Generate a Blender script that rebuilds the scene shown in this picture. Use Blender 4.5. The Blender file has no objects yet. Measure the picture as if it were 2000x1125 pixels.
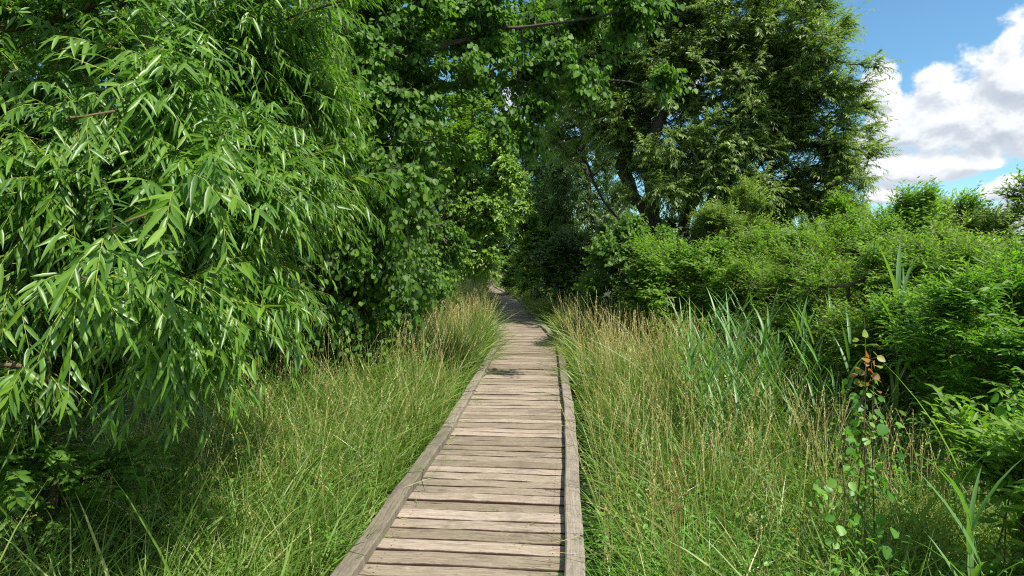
import bpy, math
import numpy as np
from mathutils import Vector

rad = math.radians
C = bpy.context.scene
COL = C.collection

# ------------------------------------------------------------------ camera
F_PX, HOR, EYE = 1200.0, 505.0, 1.82          # focal length and horizon in photo pixels, eye height
cam_d = bpy.data.cameras.new('camera')
cam = bpy.data.objects.new('camera', cam_d)
COL.objects.link(cam)
cam.location = (0, 0, EYE)
cam.rotation_euler = (rad(90), 0, 0)
cam_d.sensor_width = 36
cam_d.lens = 36 * F_PX / 2000
cam_d.shift_y = -(562.5 - HOR) / 2000
cam_d.clip_start, cam_d.clip_end = 0.05, 2000
C.camera = cam

# ------------------------------------------------------------------ light
SUN_EL, SUN_ROT = 55.0, 131.0                  # sun high on the right, a little behind the viewer
sdir = Vector((math.sin(rad(SUN_ROT)) * math.cos(rad(SUN_EL)), math.cos(rad(SUN_ROT)) * math.cos(rad(SUN_EL)), math.sin(rad(SUN_EL))))
sun_d = bpy.data.lights.new('sun', 'SUN')
sun_d.energy, sun_d.angle, sun_d.color = 4.3, rad(0.53), (1.0, 0.955, 0.87)
sun = bpy.data.objects.new('sun', sun_d)
COL.objects.link(sun)
sun.location = sdir * 60
sun.rotation_euler = (-sdir).to_track_quat('-Z', 'Y').to_euler()

SKY = 0.15
C.view_settings.view_transform = 'Standard'
C.view_settings.look = 'None'
C.view_settings.exposure = 0.8
C.view_settings.gamma = 1
C.cycles.use_denoising = False
C.cycles.denoiser = 'OPENIMAGEDENOISE'
C.cycles.max_bounces = 8
C.cycles.diffuse_bounces = 4
C.cycles.glossy_bounces = 2
C.cycles.transmission_bounces = 5
C.cycles.sample_clamp_indirect = 8
C.render.film_transparent = False
C.cycles.pixel_filter_type = 'BLACKMAN_HARRIS'
C.cycles.filter_width = 1.15


class NT:
    """small helper round a node tree"""
    def __init__(self, nt):
        self.nt, self.n, self.l = nt, nt.nodes, nt.links

    def put(self, sock, v):
        if hasattr(v, 'is_output'):
            self.l.new(v, sock)
        elif isinstance(v, (tuple, list)) and len(v) == 3 and sock.type == 'RGBA':
            sock.default_value = (*v, 1)
        else:
            sock.default_value = v

    def new(self, t, **kw):
        nd = self.n.new(t)
        for k, v in kw.items():
            setattr(nd, k, v)
        return nd

    def m(self, op, a, b=0.0, c=None, clamp=False):
        nd = self.new('ShaderNodeMath', operation=op, use_clamp=clamp)
        self.put(nd.inputs[0], a)
        self.put(nd.inputs[1], b)
        if c is not None:
            self.put(nd.inputs[2], c)
        return nd.outputs[0]

    def mix(self, f, a, b, blend='MIX'):
        nd = self.new('ShaderNodeMix', data_type='RGBA', blend_type=blend)
        self.put(nd.inputs[0], f)
        self.put(nd.inputs[6], a)
        self.put(nd.inputs[7], b)
        return nd.outputs[2]

    def smooth(self, v, lo, hi, a=0.0, b=1.0):
        nd = self.new('ShaderNodeMapRange', interpolation_type='SMOOTHSTEP')
        self.put(nd.inputs[0], v)
        for i, x in enumerate((lo, hi, a, b)):
            self.put(nd.inputs[i + 1], x)
        return nd.outputs[0]

    def attr(self, name):
        return self.new('ShaderNodeAttribute', attribute_name=name).outputs['Fac']

    def comb(self, x, y, z):
        nd = self.new('ShaderNodeCombineXYZ')
        for i, v in enumerate((x, y, z)):
            self.put(nd.inputs[i], v)
        return nd.outputs[0]

    def noise(self, vec, scale, detail=4.0, rough=0.55, dist=0.0):
        nd = self.new('ShaderNodeTexNoise')
        self.put(nd.inputs['Vector'], vec)
        nd.inputs['Scale'].default_value = scale
        nd.inputs['Detail'].default_value = detail
        nd.inputs['Roughness'].default_value = rough
        nd.inputs['Distortion'].default_value = dist
        return nd.outputs[0]

    def ramp(self, f, stops):
        nd = self.new('ShaderNodeValToRGB')
        e = nd.color_ramp.elements
        while len(e) < len(stops):
            e.new(0.5)
        for el, (p, c) in zip(e, stops):
            el.position = p
            el.color = (*c, 1)
        self.put(nd.inputs[0], f)
        return nd.outputs[0]


# ---- sky with summer cumulus and added unseen fill clouds, all in sky directions
w = bpy.data.worlds.new('World')
C.world = w
w.use_nodes = True
w.node_tree.nodes.clear()
g = NT(w.node_tree)
out = g.new('ShaderNodeOutputWorld')
bg = g.new('ShaderNodeBackground')
bg.inputs[1].default_value = SKY
g.l.new(bg.outputs[0], out.inputs[0])
sky = g.new('ShaderNodeTexSky', sky_type='NISHITA', sun_disc=False)
sky.sun_elevation, sky.sun_rotation = rad(SUN_EL), rad(SUN_ROT)
sky.air_density, sky.dust_density, sky.ozone_density = 1.0, 0.3, 2.5
gen = g.new('ShaderNodeTexCoord').outputs['Generated']
sep = g.new('ShaderNodeSeparateXYZ')
g.l.new(gen, sep.inputs[0])
dx, dy, dz = sep.outputs
az = g.m('MULTIPLY', g.m('ARCTAN2', dx, dy), 57.2958)
el = g.m('MULTIPLY', g.m('ARCSINE', dz), 57.2958)


def cloud_field(az, el):
    pv = g.comb(g.m('MULTIPLY', az, 0.8), g.m('MULTIPLY', el, 1.0), 3.7)
    n1 = g.noise(pv, 0.30, 7, 0.56, 0.25)
    n2 = g.noise(pv, 0.95, 5, 0.55, 0.1)
    tot = None
    # azimuth, elevation of the flat base, half width, height above the base
    for a0, e0, wa, we in ((39.5, 9.2, 5.2, 7.0), (35.6, 9.2, 4.2, 5.2), (33.0, 9.4, 2.6, 2.6), (43.5, 9.0, 5.0, 7.5), (31.0, 12.6, 1.5, 2.9), (31.4, 9.3, 2.4, 2.6), (30.6, 6.6, 2.4, 2.2),
                           (33.0, 6.6, 4.4, 2.7), (36.8, 6.9, 2.6, 1.5), (31.0, 4.9, 1.4, 1.6), (39.5, 4.6, 2.4, 1.6), (41.5, 2.4, 4.5, 2.4),
                           (34.9, 3.0, 1.8, 1.3), (38.3, 2.6, 1.2, 0.9), (28, 2.6, 2.5, 1.6), (52, 6, 9, 7), (70, 9, 12, 8), (100, 8, 14, 9), (140, 10, 18, 10),
                           (-20, 7, 12, 7), (-55, 10, 14, 9), (-100, 8, 16, 9), (-150, 12, 20, 11), (8, 14, 9, 6), (75, 30, 22, 38), (125, 32, 26, 26), (175, 25, 24, 30), (-140, 35, 26, 24), (-90, 30, 24, 26), (-40, 36, 22, 24), (20, 48, 16, 16), (150, 62, 40, 18), (-60, 64, 50, 16)):  # the high wide ones are out of view, added to lift the foliage shade
        u = g.m('DIVIDE', g.m('SUBTRACT', az, a0), wa)
        v = g.m('DIVIDE', g.m('SUBTRACT', el, e0), we)
        v = g.m('MAXIMUM', v, g.m('MULTIPLY', v, -3.2))
        q = g.m('SUBTRACT', 1.0, g.m('ADD', g.m('MULTIPLY', u, u), g.m('MULTIPLY', v, v)))
        q = g.m('MAXIMUM', q, -2.0)
        tot = q if tot is None else g.m('SMOOTH_MAX', tot, q, 0.25)
    d = g.m('ADD', g.m('ADD', tot, .22), g.m('MULTIPLY', g.m('SUBTRACT', n1, 0.5), 3.0))
    d = g.m('ADD', d, g.m('MULTIPLY', g.m('SUBTRACT', n2, 0.5), 1.0))
    return d, n1, n2


d0, n1, n2 = cloud_field(az, el)
d1, _, _ = cloud_field(g.m('ADD', az, 0.45), g.m('ADD', el, 0.85))
cover = g.smooth(d0, 0.0, 0.6)
relief = g.smooth(g.m('SUBTRACT', d0, d1), -0.55, 0.55)
thick = g.smooth(d0, 0.2, 1.6)
cshade = g.m('ADD', g.m('MULTIPLY', relief, 0.75), g.m('MULTIPLY', g.m('SUBTRACT', 1.0, thick), 0.35), clamp=True)
ccol = g.mix(cshade, (1.75, 2.05, 2.5), (4.4, 4.45, 4.5))
blue = g.mix(1.0, sky.outputs[0], (.47, .66, .69), 'MULTIPLY')
g.l.new(g.mix(cover, blue, ccol), bg.inputs[0])
w.cycles.sampling_method = 'MANUAL'
w.cycles.sample_map_resolution = 512

# ------------------------------------------------------------------ geometry helpers
UP = np.array([0, 0, 1.0])
SUNV = np.array(sdir)                          # leaves turn towards the light


def at(x, y, Y):
    """world point at depth Y that a photo pixel looks towards"""
    return np.array([(x - 1000) * Y / F_PX, Y, EYE - (y - HOR) * Y / F_PX])


def unit(v):
    return v / np.maximum(np.linalg.norm(v, axis=-1, keepdims=True), 1e-9)


def rnd3(rng, n):
    return unit(rng.normal(size=(n, 3)))


class Mesh:
    """collects pieces and links them as ONE mesh object"""
    def __init__(self):
        self.v, self.t, self.q, self.tm, self.qm, self.n = [], [], [], [], [], 0
        self.at = {'rnd': [], 'lat': [], 'u': [], 'v': []}

    def add(self, V, tris=None, quads=None, mat=0, **at):
        V = np.asarray(V, dtype=np.float32).reshape(-1, 3)
        for k in self.at:
            a = at.get(k, 0.5)
            self.at[k].append(np.full(len(V), a, np.float32) if np.isscalar(a) else np.asarray(a, np.float32).reshape(-1))
        if tris is not None and len(tris):
            t = np.asarray(tris, np.int32).reshape(-1, 3) + self.n
            self.t.append(t)
            self.tm.append(np.full(len(t), mat, np.int32))
        if quads is not None and len(quads):
            q = np.asarray(quads, np.int32).reshape(-1, 4) + self.n
            self.q.append(q)
            self.qm.append(np.full(len(q), mat, np.int32))
        self.v.append(V)
        self.n += len(V)

    def data(self, name, mats, smooth=True):
        me = bpy.data.meshes.new(name)
        V = np.concatenate(self.v)
        T = np.concatenate(self.t) if self.t else np.zeros((0, 3), np.int32)
        Q = np.concatenate(self.q) if self.q else np.zeros((0, 4), np.int32)
        mi = np.concatenate(self.tm + self.qm)
        me.vertices.add(len(V))
        me.vertices.foreach_set('co', V.ravel())
        me.loops.add(T.size + Q.size)
        me.loops.foreach_set('vertex_index', np.concatenate([T.ravel(), Q.ravel()]))
        me.polygons.add(len(T) + len(Q))
        me.polygons.foreach_set('loop_start', np.concatenate([np.arange(len(T)) * 3, T.size + np.arange(len(Q)) * 4]).astype(np.int32))
        me.polygons.foreach_set('material_index', mi)
        me.polygons.foreach_set('use_smooth', np.full(len(T) + len(Q), smooth, bool))
        for k, a in self.at.items():
            at_ = me.attributes.new(k, 'FLOAT', 'POINT')
            at_.data.foreach_set('value', np.concatenate(a))
        for m in mats:
            me.materials.append(m)
        me.update(calc_edges=True)
        return me

    def build(self, name, mats, parent=None, smooth=True, origin=None):
        if origin is not None:
            o3 = np.asarray(origin, np.float32)
            self.v = [v - o3 for v in self.v]
        o = bpy.data.objects.new(name, self.data(name, mats, smooth))
        COL.objects.link(o)
        if parent is not None:
            o.parent = parent
        elif origin is not None:
            o.location = [float(c) for c in origin]
        return o


def tag(o, label=None, cat=None, group=None, kind=None):
    if label:
        o['label'] = label
    if cat:
        o['category'] = cat
    if group:
        o['group'] = group
    if kind:
        o['kind'] = kind
    return o


def empty(name, loc):
    o = bpy.data.objects.new(name, None)
    COL.objects.link(o)
    o.location = [float(c) for c in loc]
    o.empty_display_size = 0.2
    return o


def template(stations, widths, fold=0.25, mid=True):
    """leaf or blade outline; stations 0..1 along, widths half-widths, the first/last may be 0"""
    V, lat, tris, quads, rows = [], [], [], [], []
    for s, wd in zip(stations, widths):
        if wd == 0:
            rows.append([len(V)])
            V.append((s, 0, 0)); lat.append(0)
        elif mid:
            rows.append([len(V), len(V) + 1, len(V) + 2])
            V += [(s, -wd, abs(wd) * fold), (s, 0, 0), (s, wd, abs(wd) * fold)]
            lat += [1, 0, 1]
        else:
            rows.append([len(V), len(V) + 1])
            V += [(s, -wd, 0), (s, wd, 0)]
            lat += [1, 1]
    for a, b in zip(rows, rows[1:]):
        if len(a) == 1 and len(b) > 1:
            for i in range(len(b) - 1):
                tris.append((a[0], b[i + 1], b[i]))
        elif len(b) == 1 and len(a) > 1:
            for i in range(len(a) - 1):
                tris.append((a[i], a[i + 1], b[0]))
        elif len(a) > 1:
            for i in range(len(a) - 1):
                quads.append((a[i], a[i + 1], b[i + 1], b[i]))
    return dict(V=np.array(V, np.float32), lat=np.array(lat, np.float32), t=np.array(tris, np.int32).reshape(-1, 3), q=np.array(quads, np.int32).reshape(-1, 4))


LANCE = template([0, .10, .32, .62, .85, 1], [.0, .28, .5, .42, .2, 0], 0.35)
ROUND = template([0, .08, .32, .62, .88, 1], [0, .27, .5, .46, .22, 0], 0.22)
OVAL = template([0, .25, .6, 1], [0, .42, .46, 0], 0.3)
DIAM = template([0, .42, 1], [0, .5, 0], 0.35, mid=False)
BLADE = template([0, .3, .6, .85, 1], [.42, .5, .4, .22, 0], 0, mid=False)
BLADE_FAR = template([0, .55, 1], [.5, .42, 0], 0, mid=False)
REEDLEAF = template([0, .12, .35, .6, .82, 1], [.3, .5, .48, .36, .18, 0], 0.3)
PETIOLE = template([0, 1], [.5, .5], 0, mid=False)


def spread(mb, tpl, P, D, N0, L, W, bend=None, mat=0, rnd=None):
    """many copies of a leaf template in one go"""
    n = len(P)
    if n == 0:
        return
    D = unit(D)
    S = unit(np.cross(D, N0))
    N = np.cross(S, D)
    L = np.broadcast_to(np.asarray(L, float), (n,))
    W = np.broadcast_to(np.asarray(W, float), (n,))
    s, wd, h = tpl['V'].T
    V = P[:, None] + (L[:, None, None] * s[None, :, None]) * D[:, None] + (W[:, None] * wd)[..., None] * S[:, None] + (W[:, None] * h)[..., None] * N[:, None]
    if bend is not None:
        V = V + (L[:, None, None] * (s ** 2)[None, :, None]) * bend[:, None]
    m = len(tpl['V'])
    off = (np.arange(n) * m)[:, None, None]
    r = np.full(n, .5) if rnd is None else rnd
    mb.add(V, (tpl['t'][None] + off).reshape(-1, 3), (tpl['q'][None] + off).reshape(-1, 4), mat,
           rnd=np.repeat(r, m), lat=np.tile(tpl['lat'], n), u=np.tile(s, n), v=np.repeat(L, m))


def tubes(mb, P, R, sides=5, mat=0, rnd=None):
    """P (n,k,3) centre lines, R (n,k) radii"""
    P, R = np.asarray(P, float), np.asarray(R, float)
    n, k, _ = P.shape
    T = unit(np.gradient(P, axis=1))
    ref = np.where(np.abs(T[:, :1, 2:3]) > .9, np.array([1.0, 0, 0]), UP)
    A = unit(np.cross(T, np.broadcast_to(ref, T.shape)))
    B = np.cross(T, A)
    ang = np.arange(sides) * 2 * math.pi / sides
    V = P[:, :, None] + R[:, :, None, None] * (np.cos(ang)[:, None] * A[:, :, None] + np.sin(ang)[:, None] * B[:, :, None])
    i, j = np.meshgrid(np.arange(k - 1), np.arange(sides), indexing='ij')
    j2 = (j + 1) % sides
    q = np.stack([i * sides + j, i * sides + j2, (i + 1) * sides + j2, (i + 1) * sides + j], -1).reshape(-1, 4)
    q = (q[None] + (np.arange(n) * k * sides)[:, None, None]).reshape(-1, 4)
    r = np.full(n, .5) if rnd is None else rnd
    ln = np.concatenate([np.zeros((n, 1)), np.cumsum(np.linalg.norm(np.diff(P, axis=1), axis=-1), axis=1)], 1)
    mb.add(V, None, q, mat, rnd=np.repeat(r, k * sides), u=np.repeat(ln.ravel(), sides), v=np.tile(np.arange(sides) / sides, n * k))


# ------------------------------------------------------------------ materials
def mat(name):
    m = bpy.data.materials.new(name)
    m.use_nodes = True
    m.node_tree.nodes.clear()
    g = NT(m.node_tree)
    o = g.new('ShaderNodeOutputMaterial')
    return m, g, o


def leaf_mat(name, stops, under=None, trans=(1.6, 1.75, .5), tf=.36, rough=.42, spec=.5, rib=.35, tip=None):
    """stops: colour ramp over the leaf's own random number; a paler underside; light shining through"""
    m, g, o = mat(name)
    r = g.attr('rnd')
    col = g.ramp(r, [(p_, (c[0] * 1.34, c[1] * 1.42, c[2] * 1.2)) for p_, c in stops])
    if rib:
        lat = g.attr('lat')
        f = g.m('MULTIPLY', g.smooth(lat, 0.0, 0.16, 1.0, 0.0), rib)
        col = g.mix(f, col, (.22, .30, .09))
    if tip:
        col = g.mix(g.smooth(g.attr('u'), tip[0], 1.0), col, tip[1])
    if under:
        bf = g.new('ShaderNodeNewGeometry').outputs['Backfacing']
        top = col
        col = g.mix(g.m('MULTIPLY', bf, .75), col, under)
    else:
        top = col
    p = g.new('ShaderNodeBsdfPrincipled')
    g.put(p.inputs['Base Color'], col)
    p.inputs['Roughness'].default_value = rough
    p.inputs['Specular IOR Level'].default_value = spec
    t = g.new('ShaderNodeBsdfTranslucent')
    g.put(t.inputs[0], g.mix(1.0, top, trans, 'MULTIPLY'))
    mx = g.new('ShaderNodeMixShader')
    mx.inputs[0].default_value = tf
    g.l.new(p.outputs[0], mx.inputs[1])
    g.l.new(t.outputs[0], mx.inputs[2])
    g.l.new(mx.outputs[0], o.inputs[0])
    return m


def bark_mat(name, c1, c2, scale=14):
    m, g, o = mat(name)
    v = g.comb(g.m('MULTIPLY', g.attr('v'), 3.0), g.m('MULTIPLY', g.attr('u'), .8), g.attr('rnd'))
    n = g.noise(v, scale * .6, 6, .65)
    n2 = g.noise(g.new('ShaderNodeTexCoord').outputs['Object'], 9, 4, .6)
    col = g.mix(g.smooth(n, .35, .65), c1, c2)
    col = g.mix(g.smooth(n2, .55, .7, 0, .5), col, (c2[0] * 1.2, c2[1] * 1.3, c2[2] * 1.0))
    p = g.new('ShaderNodeBsdfPrincipled')
    g.put(p.inputs['Base Color'], col)
    p.inputs['Roughness'].default_value = .85
    b = g.new('ShaderNodeBump')
    b.inputs['Strength'].default_value = .5
    b.inputs['Distance'].default_value = .02
    g.l.new(n, b.inputs['Height'])
    g.l.new(b.outputs[0], p.inputs['Normal'])
    g.l.new(p.outputs[0], o.inputs[0])
    return m


M = {}
M['willow_near'] = leaf_mat('willow_leaf', [(0, (.030, .082, .008)), (.45, (.062, .142, .013)), (.8, (.125, .215, .020)), (.965, (.17, .26, .03)), (1, (.30, .18, .03))],
                            under=(.17, .24, .14), tf=.42, rough=.38, spec=.55, rib=.5)
M['willow_twig'] = leaf_mat('willow_twig', [(0, (.20, .22, .04)), (1, (.30, .30, .06))], tf=.0, rib=0)
M['willow_far'] = leaf_mat('silver_willow_leaf', [(0, (.075, .125, .026)), (.5, (.125, .180, .042)), (.85, (.175, .225, .058)), (1, (.22, .26, .09))],
                           under=(.22, .28, .17), tf=.40, rough=.45, spec=.45, rib=0)
M['aspen'] = leaf_mat('aspen_leaf', [(0, (.036, .092, .012)), (.5, (.064, .135, .016)), (.9, (.105, .190, .020)), (1, (.15, .23, .03))],
                      under=(.11, .18, .08), tf=.42, rough=.5, spec=.32, rib=.25)
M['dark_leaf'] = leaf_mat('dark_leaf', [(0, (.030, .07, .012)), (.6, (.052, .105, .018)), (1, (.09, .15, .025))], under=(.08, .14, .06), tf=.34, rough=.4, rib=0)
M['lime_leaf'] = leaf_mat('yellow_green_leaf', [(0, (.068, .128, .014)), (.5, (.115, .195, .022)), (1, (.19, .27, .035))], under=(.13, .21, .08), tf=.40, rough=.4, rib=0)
M['bush_leaf'] = leaf_mat('bush_leaf', [(0, (.060, .125, .014)), (.5, (.106, .192, .022)), (.9, (.165, .255, .034)), (1, (.22, .29, .06))], under=(.14, .22, .10), tf=.48, rough=.5, spec=.35, rib=.2)
M['pale_bush'] = leaf_mat('pale_willow_shrub_leaf', [(0, (.080, .135, .026)), (.5, (.135, .20, .040)), (1, (.21, .27, .075))], under=(.20, .27, .14), tf=.38, rough=.4, rib=0)
M['bright_bush'] = leaf_mat('bright_bush_leaf', [(0, (.050, .125, .010)), (.5, (.085, .185, .014)), (.9, (.145, .255, .020)), (1, (.22, .31, .04))], under=(.12, .22, .08), tf=.48, rough=.48, spec=.38, rib=.3)
M['grass'] = leaf_mat('grass_blade', [(0, (.060, .115, .020)), (.35, (.10, .165, .030)), (.68, (.155, .220, .050)), (.86, (.23, .27, .09)), (.95, (.34, .34, .14)), (1, (.42, .38, .20))],
                      tf=.36, rough=.45, spec=.45, rib=0, trans=(1.7, 1.6, .7))
M['sedge'] = leaf_mat('sedge_blade', [(0, (.055, .15, .02)), (.6, (.10, .22, .03)), (1, (.19, .30, .08))], tf=.34, rough=.32, spec=.6, rib=0)
M['reed'] = leaf_mat('reed_blade', [(0, (.065, .145, .038)), (.6, (.10, .19, .055)), (1, (.15, .24, .08))], tf=.34, rough=.42, rib=.3)
M['straw'] = leaf_mat('dry_straw', [(0, (.30, .23, .10)), (.5, (.40, .32, .16)), (1, (.50, .43, .25))], tf=.2, rough=.6, spec=.3, rib=0)
M['rust_straw'] = leaf_mat('rusty_straw', [(0, (.14, .085, .035)), (.5, (.21, .14, .06)), (1, (.32, .24, .11))], tf=.15, rough=.6, spec=.3, rib=0)
M['umbel'] = leaf_mat('umbel_seed', [(0, (.14, .13, .035)), (.6, (.22, .19, .06)), (1, (.27, .24, .09))], tf=.2, rough=.7, spec=.2, rib=0)
M['herb'] = leaf_mat('herb_leaf', [(0, (.045, .13, .016)), (.6, (.085, .20, .025)), (1, (.15, .27, .04))], under=(.12, .2, .08), tf=.38, rough=.45, rib=.2)
M['autumn'] = leaf_mat('orange_leaf', [(0, (.25, .075, .015)), (.3, (.26, .12, .022)), (.6, (.22, .20, .035)), (.85, (.17, .24, .035)), (1, (.22, .13, .07))], tf=.4, rough=.5, rib=.2, trans=(1.5, 1.2, .7))
M['bark'] = bark_mat('grey_bark', (.045, .036, .026), (.15, .125, .09))
M['bark_dark'] = bark_mat('dark_bark', (.022, .018, .013), (.075, .06, .045))
M['bark_brown'] = bark_mat('brown_bark', (.10, .062, .032), (.24, .165, .09))
M['stem'] = bark_mat('brown_stem', (.09, .07, .03), (.20, .15, .07))

# ground: damp dark soil and litter
m, g, o = mat('marsh_soil')
tc = g.new('ShaderNodeTexCoord').outputs['Object']
n = g.noise(tc, 3.0, 8, .7)
n2 = g.noise(tc, 0.35, 5, .6)
col = g.mix(g.smooth(n, .35, .68), (.018, .022, .008), (.048, .050, .020))
col = g.mix(g.smooth(n2, .4, .6, 0, .8), col, (.030, .060, .014))
p = g.new('ShaderNodeBsdfPrincipled')
g.put(p.inputs['Base Color'], col)
p.inputs['Roughness'].default_value = .95
b = g.new('ShaderNodeBump')
b.inputs['Distance'].default_value = .06
g.l.new(n, b.inputs['Height'])
g.l.new(b.outputs[0], p.inputs['Normal'])
g.l.new(p.outputs[0], o.inputs[0])
M['soil'] = m


def wood_mat(name, pale, mid, dark, red, grey=0.0):
    """weathered boards: u runs along the board (m), v across it (m), rnd tells boards apart"""
    m, g, o = mat(name)
    u, v, r = g.attr('u'), g.attr('v'), g.attr('rnd')
    r100 = g.m('MULTIPLY', r, 173.0)
    warp = g.noise(g.comb(g.m('MULTIPLY', u, 2.2), g.m('MULTIPLY', v, 5), r100), 1.0, 3, .5)
    vv = g.m('ADD', v, g.m('MULTIPLY', g.m('SUBTRACT', warp, .5), .05))
    grain = g.noise(g.comb(g.m('MULTIPLY', u, 5.0), g.m('MULTIPLY', vv, 95), r100), 1.0, 7, .68, .35)
    fine = g.noise(g.comb(g.m('MULTIPLY', u, 22), g.m('MULTIPLY', vv, 260), r100), 1.0, 3, .6)
    patch = g.noise(g.comb(g.m('MULTIPLY', u, 4.5), g.m('MULTIPLY', v, 16), r100), 1.0, 6, .72, .6)
    # knots
    vor = g.new('ShaderNodeTexVoronoi', feature='F1')
    g.put(vor.inputs['Vector'], g.comb(g.m('MULTIPLY', u, 3.4), g.m('MULTIPLY', v, 9.5), r100))
    vor.inputs['Scale'].default_value = 1.0
    kd = vor.outputs['Distance']
    sepc = g.new('ShaderNodeSeparateColor')
    g.l.new(vor.outputs['Color'], sepc.inputs[0])
    on = g.m('GREATER_THAN', sepc.outputs[0], .66)
    knot = g.m('MULTIPLY', g.smooth(kd, .03, .17, 1, 0), on)
    halo = g.m('MULTIPLY', g.smooth(kd, .12, .42, 1, 0), on)
    rings = g.m('SINE', g.m('ADD', g.m('MULTIPLY', kd, 70), g.m('MULTIPLY', warp, 9)))
    sepr = g.new('ShaderNodeTexWhiteNoise', noise_dimensions='1D')
    g.put(sepr.inputs['W'], r100)
    rb = sepr.outputs['Value']
    col = g.mix(g.smooth(grain, .32, .66), mid, pale)
    col = g.mix(g.smooth(patch, .48, .72, 0, .55), col, dark)
    col = g.mix(g.m('MULTIPLY', g.smooth(patch, .30, .45, 1, 0), .55), col, red)
    col = g.mix(g.m('MULTIPLY', halo, g.smooth(rings, .1, .9, 0, .5)), col, dark)
    col = g.mix(g.m('MULTIPLY', knot, .75), col, (dark[0] * .55, dark[1] * .45, dark[2] * .4))
    wear = g.noise(g.comb(g.m('MULTIPLY', u, 7), g.m('MULTIPLY', v, 22), g.m('ADD', r100, 40.0)), 1.0, 6, .75, .8)
    col = g.mix(g.smooth(wear, .58, .68, 0, .7), col, (pale[0] * 1.25, pale[1] * 1.2, pale[2] * 1.2))
    speck = g.noise(g.comb(g.m('MULTIPLY', u, 40), g.m('MULTIPLY', v, 120), r100), 1.0, 2, .5)
    col = g.mix(g.smooth(speck, .70, .76, 0, .75), col, (dark[0] * .4, dark[1] * .35, dark[2] * .3))
    col = g.mix(g.smooth(fine, .53, .72, 0, .8), col, (dark[0] * .6, dark[1] * .6, dark[2] * .55))
    tone = g.m('ADD', .66, g.m('MULTIPLY', rb, .62))
    col = g.mix(1.0, col, g.comb(tone, tone, g.m('MULTIPLY', tone, g.m('ADD', .9, g.m('MULTIPLY', rb, .13)))), 'MULTIPLY')
    big = g.noise(g.new('ShaderNodeTexCoord').outputs['Object'], 2.3, 5, .7)
    col = g.mix(g.smooth(big, .50, .68, 0, .5), col, (.125, .112, .080))
    du = g.m('SUBTRACT', g.m('ABSOLUTE', u), .44)
    dv = g.m('SUBTRACT', g.m('ABSOLUTE', v), .032)
    scr = g.m('ADD', g.m('MULTIPLY', du, du), g.m('MULTIPLY', dv, dv))
    col = g.mix(g.m('LESS_THAN', scr, .0045 ** 2), col, (.03, .024, .02))
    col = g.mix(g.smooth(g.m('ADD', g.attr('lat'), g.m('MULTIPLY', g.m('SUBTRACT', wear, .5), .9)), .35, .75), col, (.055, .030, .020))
    if grey:
        moss = g.noise(g.new('ShaderNodeTexCoord').outputs['Object'], 7.0, 5, .7)
        col = g.mix(g.smooth(moss, .58, .72, 0, .4), col, (.085, .09, .045))
        col = g.mix(grey, col, (.15, .14, .128))
    p = g.new('ShaderNodeBsdfPrincipled')
    g.put(p.inputs['Base Color'], col)
    p.inputs['Roughness'].default_value = .8
    p.inputs['Specular IOR Level'].default_value = .25
    b = g.new('ShaderNodeBump')
    b.inputs['Strength'].default_value = .8
    b.inputs['Distance'].default_value = .004
    g.l.new(g.m('ADD', g.m('MULTIPLY', grain, .8), g.m('MULTIPLY', fine, .5)), b.inputs['Height'])
    g.l.new(b.outputs[0], p.inputs['Normal'])
    g.l.new(p.outputs[0], o.inputs[0])
    return m


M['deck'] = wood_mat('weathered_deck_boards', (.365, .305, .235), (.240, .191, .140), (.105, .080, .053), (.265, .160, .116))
M['kerb'] = wood_mat('weathered_kerb_timber', (.29, .25, .198), (.205, .172, .132), (.10, .085, .066), (.22, .16, .115), grey=.04)

# ------------------------------------------------------------------ the setting: ground
DECK = 0.25
gm = Mesh()
xs = np.concatenate([np.linspace(-600, -40, 8), np.linspace(-34, 40, 75), np.linspace(60, 700, 9)])
ys = np.concatenate([np.linspace(-300, -12, 6), np.linspace(-10, 70, 81), np.linspace(85, 900, 12)])
gx, gy = np.meshgrid(xs, ys, indexing='ij')
gz = 0.05 * np.sin(gx * 1.3 + gy * .7) * np.cos(gy * .9) - .02
nx, ny = gx.shape
ii, jj = np.meshgrid(np.arange(nx - 1), np.arange(ny - 1), indexing='ij')
gm.add(np.stack([gx, gy, gz], -1), None, np.stack([ii * ny + jj, (ii + 1) * ny + jj, (ii + 1) * ny + jj + 1, ii * ny + jj + 1], -1).reshape(-1, 4))
tag(gm.build('ground', [M['soil']]), 'damp dark soil under the grass and bushes', kind='structure')

# ------------------------------------------------------------------ boardwalk
PATH = np.array([(-.83, -3.5), (-.01, 5.75), (.30, 11.1), (.055, 16.4), (-.30, 23.5), (-.97, 29.0), (-1.53, 34.0), (-2.15, 47.0), (-3.0, 63.0), (-4.6, 85.0)])


def path_x(Y):
    return np.interp(Y, PATH[:, 1], PATH[:, 0])


rng = np.random.default_rng(11)
board = empty('boardwalk', (path_x(0), 0, 0))
tag(board, 'weathered wooden plank boardwalk with low timber kerbs winding into the trees', 'boardwalk')
ORG = np.array([float(path_x(0)), 0, 0])
prof = np.array([(-.5, -.034), (-.5, -.007), (-.465, -.0012), (-.40, 0), (.40, 0), (.465, -.0012), (.5, -.007), (.5, -.034)])   # across the board (of its width), height


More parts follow.
